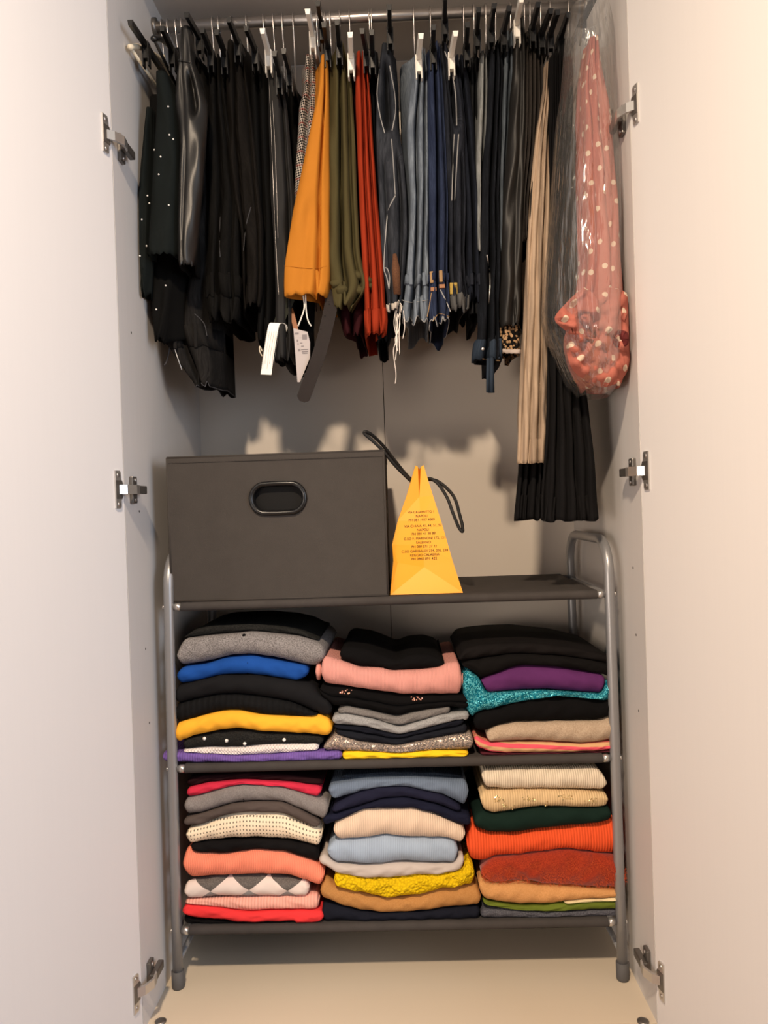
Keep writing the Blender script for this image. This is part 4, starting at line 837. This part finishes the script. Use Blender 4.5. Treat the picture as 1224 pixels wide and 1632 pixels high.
g = G('navy_jeans', 'mid navy blue jeans in the centre of the denim group', 'jeans', [(65, 686, 700), (105, 682, 704), (157, 682, 708), (310, 684, 715), (400, 685, 714), (440, 685, 714), (480, 683, 718), (512, 685, 716)], .078, m_nvj, valleys=[(.5, .47, .045, .05), (.85, .85, .02, .04)], seed=21, amp=.004, hem=.016)
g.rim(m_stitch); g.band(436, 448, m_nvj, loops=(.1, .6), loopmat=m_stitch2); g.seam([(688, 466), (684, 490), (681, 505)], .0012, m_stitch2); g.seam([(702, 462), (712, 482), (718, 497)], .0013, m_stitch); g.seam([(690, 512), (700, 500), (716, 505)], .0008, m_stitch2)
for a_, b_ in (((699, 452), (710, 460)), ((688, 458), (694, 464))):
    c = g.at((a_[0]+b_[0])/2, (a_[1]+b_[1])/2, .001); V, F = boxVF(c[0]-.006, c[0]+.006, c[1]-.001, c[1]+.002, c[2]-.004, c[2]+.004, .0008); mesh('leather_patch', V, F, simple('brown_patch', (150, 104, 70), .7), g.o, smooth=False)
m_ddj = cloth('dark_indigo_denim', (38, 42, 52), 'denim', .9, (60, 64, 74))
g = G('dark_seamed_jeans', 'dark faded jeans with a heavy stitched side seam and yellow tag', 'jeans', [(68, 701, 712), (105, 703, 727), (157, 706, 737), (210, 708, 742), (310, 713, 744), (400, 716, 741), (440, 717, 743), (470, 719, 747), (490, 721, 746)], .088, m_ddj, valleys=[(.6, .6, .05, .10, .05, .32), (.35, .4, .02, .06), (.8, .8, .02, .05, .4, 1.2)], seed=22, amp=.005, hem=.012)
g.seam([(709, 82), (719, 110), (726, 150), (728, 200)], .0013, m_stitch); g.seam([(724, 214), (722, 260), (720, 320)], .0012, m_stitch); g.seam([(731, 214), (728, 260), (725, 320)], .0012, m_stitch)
V, F = boxVF(*[v for p in zip(g.at(717, 470, .003), g.at(729, 450, -.002)) for v in sorted(p)], .001); mesh('yellow_tag', V, F, simple('yellow_tag_leather', (168, 140, 60), .7), g.o, smooth=False)
g.rim(m_dst); g.band(468, 489, cloth('faded_grey_denim', (104, 104, 104), 'denim', .9, (130, 130, 128)), 'faded_waist', .003)
G('indigo_jeans', 'dark indigo jeans just right of the seamed pair', 'jeans', [(86, 726, 738), (120, 727, 748), (200, 735, 757), (310, 742, 764), (430, 745, 768), (460, 743, 772), (474, 747, 766)], .10, cloth('dark_indigo_twill', (30, 34, 45), 'denim', .9, (42, 48, 60)), valleys=[(.5, .5, .04, .06)], seed=23, hem=.012).band(440, 452, m_ddj, loops=(.3, .8))
G('charcoal_jeans', 'charcoal jeans half hidden left of the pale grey ones', 'jeans', [(90, 750, 764), (160, 748, 768), (300, 753, 770), (420, 752, 768), (500, 748, 766)], .12, cloth('charcoal_denim', (38, 40, 42), 'denim', .9, (54, 56, 60)), valleys=[(.5, .5, .03, .07)], seed=24)
G('pale_grey_jeans', 'narrow pale grey jeans between charcoal and navy ones', 'jeans', [(80, 767, 776), (130, 764, 778), (180, 764, 777), (240, 760, 776), (310, 760, 774), (400, 762, 772)], .098, cloth('pale_grey_denim', (146, 150, 150), 'denim', .9, (176, 180, 180)), valleys=[(.65, .6, .035, .08)], seed=25, dep=.2)
m_bkd = cloth('blue_black_denim', (24, 27, 33), 'denim', .9, (36, 40, 48))
g = G('zipped_jeans', 'blue-black jeans with a zip and buttoned waistband hanging lowest', 'jeans', [(62, 784, 798), (105, 781, 803), (200, 775, 800), (280, 769, 798), (310, 769, 796), (400, 766, 800), (470, 762, 797), (530, 762, 797), (556, 757, 798), (574, 755, 798)], .086, m_bkd, valleys=[(.5, .5, .035, .06), (.8, .8, .02, .05)], seed=26, amp=.006, hem=.004)
m_wbj = cloth('paler_blue_waistband', (50, 62, 78), 'denim', .9, (78, 92, 108))  # waistband and tab are a paler blue than the legs
g.band(542, 572, m_wbj, 'waistband', .004); ball('button', g.at(769.5, 556, .004), .0035, m_chrome, g.o, .5)
g.seam([(776, 406), (780, 430), (781, 455), (779, 485)], .0014, m_chrome, 'zip'); g.seam([(758, 569), (775, 573), (797, 575)], .0008, m_stitch2)
P = [g.at(783, 572, -.004), at(783, 600, g.Y+.006), at(783, 626, g.Y+.010)]
V, F = tubeVF([(p[0], p[1], p[2]) for p in P], [.012, .0125, .015], 14, flat=.45); mesh('waist_tab', V, F, m_wbj, g.o)
V, F = tubeVF([P[0]+np.array([-.007, -.006, 0]), P[1]+np.array([-.008, -.007, 0]), P[2]+np.array([-.008, -.008, 0])], .0035, 8); mesh('belt_loop', V, F, m_wbj, g.o)
G('blue_grey_jeans', 'washed blue-grey jeans left of the black leather skirt', 'jeans', [(48, 805, 818), (105, 802, 820), (200, 798, 818), (300, 796, 812), (400, 796, 808)], .105, cloth('blue_grey_denim', (92, 102, 112), 'denim', .9, (120, 130, 140)), valleys=[(.6, .5, .03, .08)], seed=27, dep=.2)
G('leather_skirt', 'smooth black faux leather skirt among the right-hand garments', 'skirt', [(24, 824, 836), (60, 820, 839), (105, 820, 840), (200, 812, 840), (310, 803, 838), (400, 799, 836), (500, 797, 832), (516, 800, 828)], .082, cloth('soft_black_leather', (26, 24, 22), 'leather', .55), valleys=[(.6, .62, .01, .12)], seed=28, rnd=.025, amp=.004)
g = G('leopard_trousers', 'black trousers with a leopard print lining at the waist', 'trousers', [(440, 802, 826), (513, 795, 829), (563, 795, 830)], .095, cloth('leopard_print', (16, 13, 11), 'leopard', .8, (186, 150, 112)), seed=29, dep=.2, hem=.002)
g.band(557, 575, cloth('white_waist_tape', (206, 190, 180), 'plain'), 'white_waist_tape', .003)
G('charcoal_pleated_skirt', 'charcoal wool skirt gathered in soft pleats', 'skirt', [(33, 849, 862), (60, 842, 866), (105, 839, 868), (160, 838, 869), (230, 836, 864), (310, 832, 852), (380, 832, 848)], .090, cloth('charcoal_flannel', (62, 57, 53), 'melange', rgb2=(46, 42, 40)), valleys=[(.2, .2, .02, .04), (.4, .4, .025, .04), (.6, .6, .025, .04), (.8, .8, .02, .04)], seed=30, dep=.22)
G('metallic_pleated_skirt', 'taupe metallic pleated midi skirt on the right', 'skirt', [(97, 871, 879), (150, 867, 880), (200, 858, 880), (250, 851, 880), (310, 846, 879), (400, 841, 877), (500, 836, 875), (600, 830, 874), (700, 827, 873), (738, 825, 873)], .074, cloth('taupe_metallic_pleats', (204, 178, 152), 'satinstripe', .45, (84, 74, 66)), valleys=[(.22, .2, .008, .05), (.5, .44, .010, .05), (.74, .70, .022, .05)], seed=31, amp=.003, hem=.002, dep=.24, ytop=.03)
kp = cloth('black_pleated_crepe', (22, 21, 22), 'plain', .85)
G('short_black_pleated_skirt', 'black pleated skirt whose hem shows below the metallic one', 'skirt', [(500, 842, 876), (700, 832, 876), (760, 828, 874), (828, 822, 872)], .11, kp, valleys=[(.2, .2, .02, .04), (.42, .4, .02, .04), (.62, .62, .02, .04), (.82, .82, .02, .04)], seed=32, hem=.004, dep=.2)
G('long_black_pleated_skirt', 'long black pleated skirt flaring out beside the garment bag', 'skirt', [(80, 882, 895), (200, 880, 898), (310, 880, 898), (440, 877, 900), (520, 875, 916), (600, 874, 934), (700, 871, 946), (780, 866, 953), (830, 863, 957)], .10, kp, valleys=[(.12, .1, .02, .03), (.3, .28, .03, .03), (.48, .46, .02, .03), (.66, .62, .03, .03), (.84, .8, .02, .03)], seed=33, hem=.005, amp=.004, dep=.26)
G('black_dress', 'black dress pressed against the left side of the garment bag', 'dress', [(60, 896, 910), (110, 892, 916), (200, 896, 914), (330, 894, 905), (480, 890, 902)], .13, kb2, valleys=[(.5, .5, .03, .07)], seed=34, dep=.22)

# polka dot dress in its clear bag
dm = cloth('coral_polka_dot', (200, 118, 102), 'dots', .75, (248, 222, 196), var=.1)
g = G('polka_dot_dress', 'coral dress with cream polka dots inside the clear garment bag', 'dress', [(55, 943, 955), (105, 936, 962), (160, 935, 974), (240, 936, 984), (310, 938, 991), (400, 941, 997), (455, 938, 1001), (485, 925, 1002), (530, 915, 1004), (570, 925, 1004), (600, 940, 1000), (612, 950, 992)], .02, dm, valleys=[(.55, .62, .012, .05), (.25, .3, .010, .08)], seed=35, amp=.006, hem=.004, dep=.12, ytop=.07)
# the folded-up hem bunch
def fan(name, pts_px, Yc, mat, parent, seed, thick=.03):
    nn = Noise(seed, (.5, 2.5), (.5, 2.5)); c = np.mean(pts_px, 0); V = []; UV = []; F = []; n = 56; rg = 10
    P = np.array(smoothpath([(x, y, 0) for x, y in pts_px]+[(pts_px[0][0], pts_px[0][1], 0)], 10))[:, :2]; ii = np.linspace(0, len(P)-1, n, endpoint=False).astype(int); P = P[ii]
    for side in (0, 1):
        for j in range(rg+1):
            f = j/rg
            for k in range(n):
                q = c+(P[k]-c)*f; bul = math.sqrt(max(0, 1-f**2.5)); an = k/n
                dy = -thick*bul*(1 if side == 0 else -1)+.012*nn(q[0]/60, q[1]/60)*bul**.5+.0075*math.sin((q[0]*.5+q[1]*.85)/5.5+5*nn(q[1]/70, q[0]/70))*bul**.5
                p = at(q[0], q[1], Yc+dy); p[0] = min(p[0], .477); V.append(p); UV.append((p[0], p[2]))
    m = (rg+1)*n
    for s_ in (0, 1):
        for j in range(rg):
            for k in range(n):
                a = s_*m+j*n+k; b = s_*m+j*n+(k+1) % n; F.append((a, b, b+n, a+n) if s_ else (a, a+n, b+n, b))
    return mesh(name, V, F, mat, parent, UV)
fan('folded_hem', [(930, 457), (950, 472), (957, 500), (946, 532), (922, 550), (904, 530), (884, 508), (905, 480)], .006, dm, g.o, 3, .022)
fan('gathered_skirt', [(930, 475), (965, 458), (1001, 470), (1006, 520), (1005, 565), (995, 600), (965, 617), (935, 608), (912, 588), (903, 560), (905, 530), (915, 500)], .030, dm, g.o, 7, .03)
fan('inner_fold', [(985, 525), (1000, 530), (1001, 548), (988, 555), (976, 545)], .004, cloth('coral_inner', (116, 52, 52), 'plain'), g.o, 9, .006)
N = NT('clear_polythene'); tr = N.new('ShaderNodeBsdfTransparent'); gl = N.new('ShaderNodeBsdfGlossy'); df = N.new('ShaderNodeBsdfDiffuse'); gl.inputs['Roughness'].default_value = .09; tr.inputs[0].default_value = (.98, .98, .975, 1)
df.inputs[0].default_value = (.85, .82, .78, 1)
fr = N.new('ShaderNodeLayerWeight'); fr.inputs[0].default_value = .5; mx = N.new('ShaderNodeMixShader'); mx2 = N.new('ShaderNodeMixShader')
tcx = N.new('ShaderNodeTexCoord'); mpx = N.new('ShaderNodeMapping'); mpx.inputs['Rotation'].default_value = (0, .25, 0); mpx.inputs['Scale'].default_value = (46, 46, 5); N.l(tcx.outputs['Object'], mpx.inputs[0]); nz = N.noise(mpx.outputs[0], 1.0, 3, .55); bp = N.bump(nz, .9, .011); N.l(bp, gl.inputs['Normal']); N.l(bp, fr.inputs['Normal'])
N.l(tr.outputs[0], mx2.inputs[1]); N.l(df.outputs[0], mx2.inputs[2]); mx2.inputs[0].default_value = .06
N.l(N.math('MULTIPLY_ADD', N.math('POWER', fr.outputs[1], 3.0), .45, .15), mx.inputs[0]); N.l(mx2.outputs[0], mx.inputs[1]); N.l(gl.outputs[0], mx.inputs[2]); N.l(mx.outputs[0], N.out.inputs['Surface'])
prof = [(-30, 925, 990), (0, 918, 996), (105, 911, 1000), (157, 903, 1001), (200, 900, 1002), (310, 893, 1003), (400, 884, 1005), (480, 878, 1007), (520, 886, 1008), (560, 902, 1008), (600, 918, 1006), (622, 940, 990)]
V = []; UV = []; n = 96; rows = 120; nA = Noise(91, (1, 3), (.4, 1.6), 10); nB = Noise(92, (1.5, 3.5), (.4, 1.6), 8); K = np.array(prof, float)
for j in range(rows+1):
    py = -30+652*j/rows; xl, xr = np.interp(py, K[:, 0], K[:, 1]), np.interp(py, K[:, 0], K[:, 2]); t = j/rows
    dpt = .115*min(1, .35+t*1.2)*math.sqrt(max(.05, 1-max(0, t-.86)/.15))
    for k in range(n):
        q = k/n; a = 2*pi*q; cx, sy = math.cos(a), math.sin(a); cyc = (math.cos(a), math.sin(a))
        cr = nB(cyc[0]*.5+t*.25, cyc[1]*.35+t*.9); wob = 1+.05*nA(cyc[0]*.4, cyc[1]*.4+t*1.2)-.06*(1-min(1, abs(cr)*2.2))**2
        px = (xl+xr)/2+(xr-xl)/2*cx*(1+(wob-1)*.35); y = .088-(dpt+.016)*sy*wob
        p0 = at(px, py, .0); V.append((min(p0[0], .4795), y, p0[2])); UV.append((a, t))
F = [(j*n+k, (j+1)*n+k, (j+1)*n+(k+1) % n, j*n+(k+1) % n) for j in range(rows) for k in range(n)]
bagc = mesh('garment_bag', V, F, N.m, None, UV); tag(bagc, 'clear crinkled plastic garment bag hanging at the far right', 'garment bag')

at2 = lambda px, py, Y: at(px, py, Y+.085)
# belt, care label and swing tag dangling below the orange trousers
def ribbon(name, mat, parent, pts_, wd, th=.0016, roundend=False, dirx=None):
    P = smoothpath(pts_, 8); V = []; F = []; n = len(P)
    for i, p in enumerate(P):
        t = P[min(i+1, n-1)]-P[max(i-1, 0)]; t = t/np.linalg.norm(t); s_ = np.cross(t, np.array([0, 1., 0])) if dirx is None else np.array(dirx, float); s_ = s_/np.linalg.norm(s_); nn = np.cross(s_, t)
        w2 = wd/2
        if roundend and i > n-6: w2 *= math.sqrt(max(.15, 1-((i-(n-6))/5)**2.2))
        for a, b in ((-1, -1), (1, -1), (1, 1), (-1, 1)): V.append(p+s_*w2*a+nn*th/2*b)
    for i in range(n-1):
        for k in range(4): F.append((i*4+k, i*4+(k+1) % 4, (i+1)*4+(k+1) % 4, (i+1)*4+k))
    F += [(3, 2, 1, 0), tuple((n-1)*4+k for k in range(4))]
    return mesh(name, V, F, mat, parent, smooth=False)
m_belt = cloth('charcoal_belt_cloth', (54, 49, 48), 'plain', .8)
belt = empty('fabric_belt', at2(485, 640, .09)); tag(belt, 'charcoal belt whose two ends dangle below the orange trousers', 'belt')
ribbon('belt_end', m_belt, belt, [at2(531, 462, .115), at2(525, 500, .10), at2(510, 560, .09), at2(488, 622, .09), at2(481, 640, .09)], .028, roundend=True)
ribbon('belt_strap', cloth('green_grey_belt_cloth', (50, 51, 44), 'plain', .8), belt, [at2(468, 455, .13), at2(460, 480, .12), at2(448, 505, .115), at2(440, 530, .118)], .022)
for k in range(5):
    px, py = 524-k*6.5, 480+k*22; V, F = discVF(at2(px, py, .0905+.004*(4-k)*.4), (0, -1, 0), .0012, .0022, 8); mesh('eyelet', V, F, m_hole, belt)
cl = empty('care_label', at2(425, 598, .105)); tag(cl, 'long white care label folded over a strap under the black trousers', 'label')
ribbon('label_strip', m_paper, cl, [at2(447, 531, .125), at2(450, 522, .118), at2(446, 516, .110), at2(438, 516, .104), at2(434, 530, .102), at2(429, 560, .102), at2(424, 597, .104)], .0225, .0008, dirx=(1, 0, -.08))
st = []
for k in range(6):
    x0 = 421+k*3.6-2; P = [at2(x0+8.5-1.5, 528, .1005), at2(x0+2, 560, .1003), at2(x0-.5, 580 if k % 2 else 588, .1016)]
    st.append(tubeVF(P, .00022, 4))
o = mesh('fine_print', *merge(*st), m_greyink, cl); o['kind'] = 'stuff'
tube('label_ring', m_creamp, cl, smoothpath([at2(418, 560, .108), at2(414, 552, .108), at2(414, 560, .108), at2(418, 568, .108)], 5), .0012, 6)
sw = empty('swing_tag', at2(478, 609, .10)); tag(sw, 'white swing tag with printed rows hanging left of the charcoal belt', 'tag')
q4 = [at2(467.5, 523, .1), at2(490, 529, .1), at2(494, 545, .1), at2(494, 570, .1), at2(478, 609, .1), at2(474, 609, .1)]
V = [p for p in q4]+[p+np.array([0, .0012, 0]) for p in q4]; n = 6
mesh('tag_card', V, [tuple(range(n)), tuple(range(2*n-1, n-1, -1))]+[(i, n+i, n+(i+1) % n, (i+1) % n) for i in range(n)], cloth('tag_card_white', (206, 198, 198), 'plain', .6, var=.03), sw, smooth=False)
st = []
for (x0, y0, x1, y1) in ((470, 530, 476, 533), (482, 533, 489, 541), (469.5, 537.5, 491, 538.3), (473, 541, 475, 545), (474, 547, 476, 549), (478, 546, 482, 547.5), (480, 551, 484, 552.5), (475, 556, 479, 560), (480, 556, 491, 558), (481, 559.5, 491, 561.5), (482, 562.5, 490, 564)):
    a = at2(x0, y1, .0994); b = at2(x1, y0, .0994); st.append(boxVF(a[0], b[0], a[1], a[1]+.0004, a[2], b[2]))
o = mesh('fine_print', *merge(*st), simple('mid_grey_ink', (128, 122, 124), .9), sw, smooth=False); o['kind'] = 'stuff'
for pl in (((483, 468), (485, 490), (480, 507), (475, 520)), ((487, 468), (488, 495), (491, 511), (496, 520))):
    tube('tag_cord', m_whitep, sw, smoothpath([at2(x, y, .105) for x, y in pl], 5), .0016, 6)
bs = ribbon('leather_strap', simple('brown_leather', (138, 84, 44), .55), None, [at2(463, 492, .13), at2(468, 510, .125), at2(472, 527, .12)], .010); tag(bs, 'short brown leather strap behind the swing tag', 'strap')

# hangers, one for each garment
H_ = [  # front pixel x, y of the bar's end, colour, words
 (207, 31, 'k', 'black clip hanger nearest the left side, beside the cream plastic hanger'), (258, 42, 'k', 'black hanger carrying the pearl blouse'),
 (297, 20, 'k', 'black hanger carrying the shiny leather trousers'), (322, 45, 'k', 'black hanger just right of the leather trousers'),
 (345, 48, 'k', 'black hanger above the washed black jeans'), (364, 28, 'k', 'black hanger holding the black cotton trousers'),
 (392, 42, 'k', 'black hanger holding the black twill trousers'), (418, 46, 'w', 'bright white hanger amid the black trousers'),
 (437, 82, 'k', 'low black hanger of the piped satin trousers'), (452, 78, 'k', 'low black hanger above the low black skirt'),
 (490, 15, 'w', 'white hanger of the houndstooth trousers'), (506, -12, 'k', 'tall black hanger above the houndstooth trousers'), (516, 36, 'k', 'black hanger of the mustard orange trousers'),
 (537, 32, 'k', 'black hanger of the olive trousers'), (558, 52, 'w', 'white hanger between the olive and rust trousers'), (577, 46, 'k', 'black hanger of the rust red trousers'),
 (592, 48, 'k', 'black hanger of the near-black navy trousers'), (620, 8, 'k', 'tall black hanger of the worn grey jeans'),
 (671, 54, 'w', 'white hanger of the frayed light blue jeans'), (691, 40, 'k', 'black hanger of the mid navy jeans'), (709, -10, 'k', 'tall black hanger of the dark seamed jeans'),
 (726, 50, 'w', 'white hanger of the dark indigo jeans'), (745, 36, 'k', 'black hanger of the charcoal jeans'), (763, 12, 'k', 'black hanger of the pale grey jeans'),
 (788, 6, 'k', 'black hanger of the blue-black zipped jeans'), (812, 10, 'k', 'black hanger of the washed blue-grey jeans'),
 (831, -4, 'w', 'white hanger of the black faux leather skirt'), (858, 4, 'k', 'black hanger of the charcoal pleated skirt'), (878, 14, 'k', 'black hanger of the taupe metallic skirt'),
 (889, 16, 'k', 'black hanger of the long black pleated skirt'), (906, 20, 'k', 'black hanger of the black dress'), (948, -8, 'k', 'black hanger inside the clear garment bag')]
for i, (px, py, c, lab) in enumerate(H_):
    y0 = .10 if px > 215 else .055
    p = at(px, py, y0); zb = min(p[2], 1.985)
    mt = {'k': m_blackp, 'w': m_whitep}[c]; R_ = random.Random(i)
    rot = R_.uniform(-.06, .06)
    hanger(lab, p[0]-rot*(y0-RY), zb, y0, .48, mt, rot=rot, width=.0052 if c == 'k' else .0056)
hanger('cream plastic hanger leaning against the left side', -.462, 1.985, mat=m_creamp, kind='plain', rot=.05)
hanger('black plastic hanger hooked at the left end of the rail', -.43, 2.0, mat=m_blackp, kind='plain', rot=-.03)
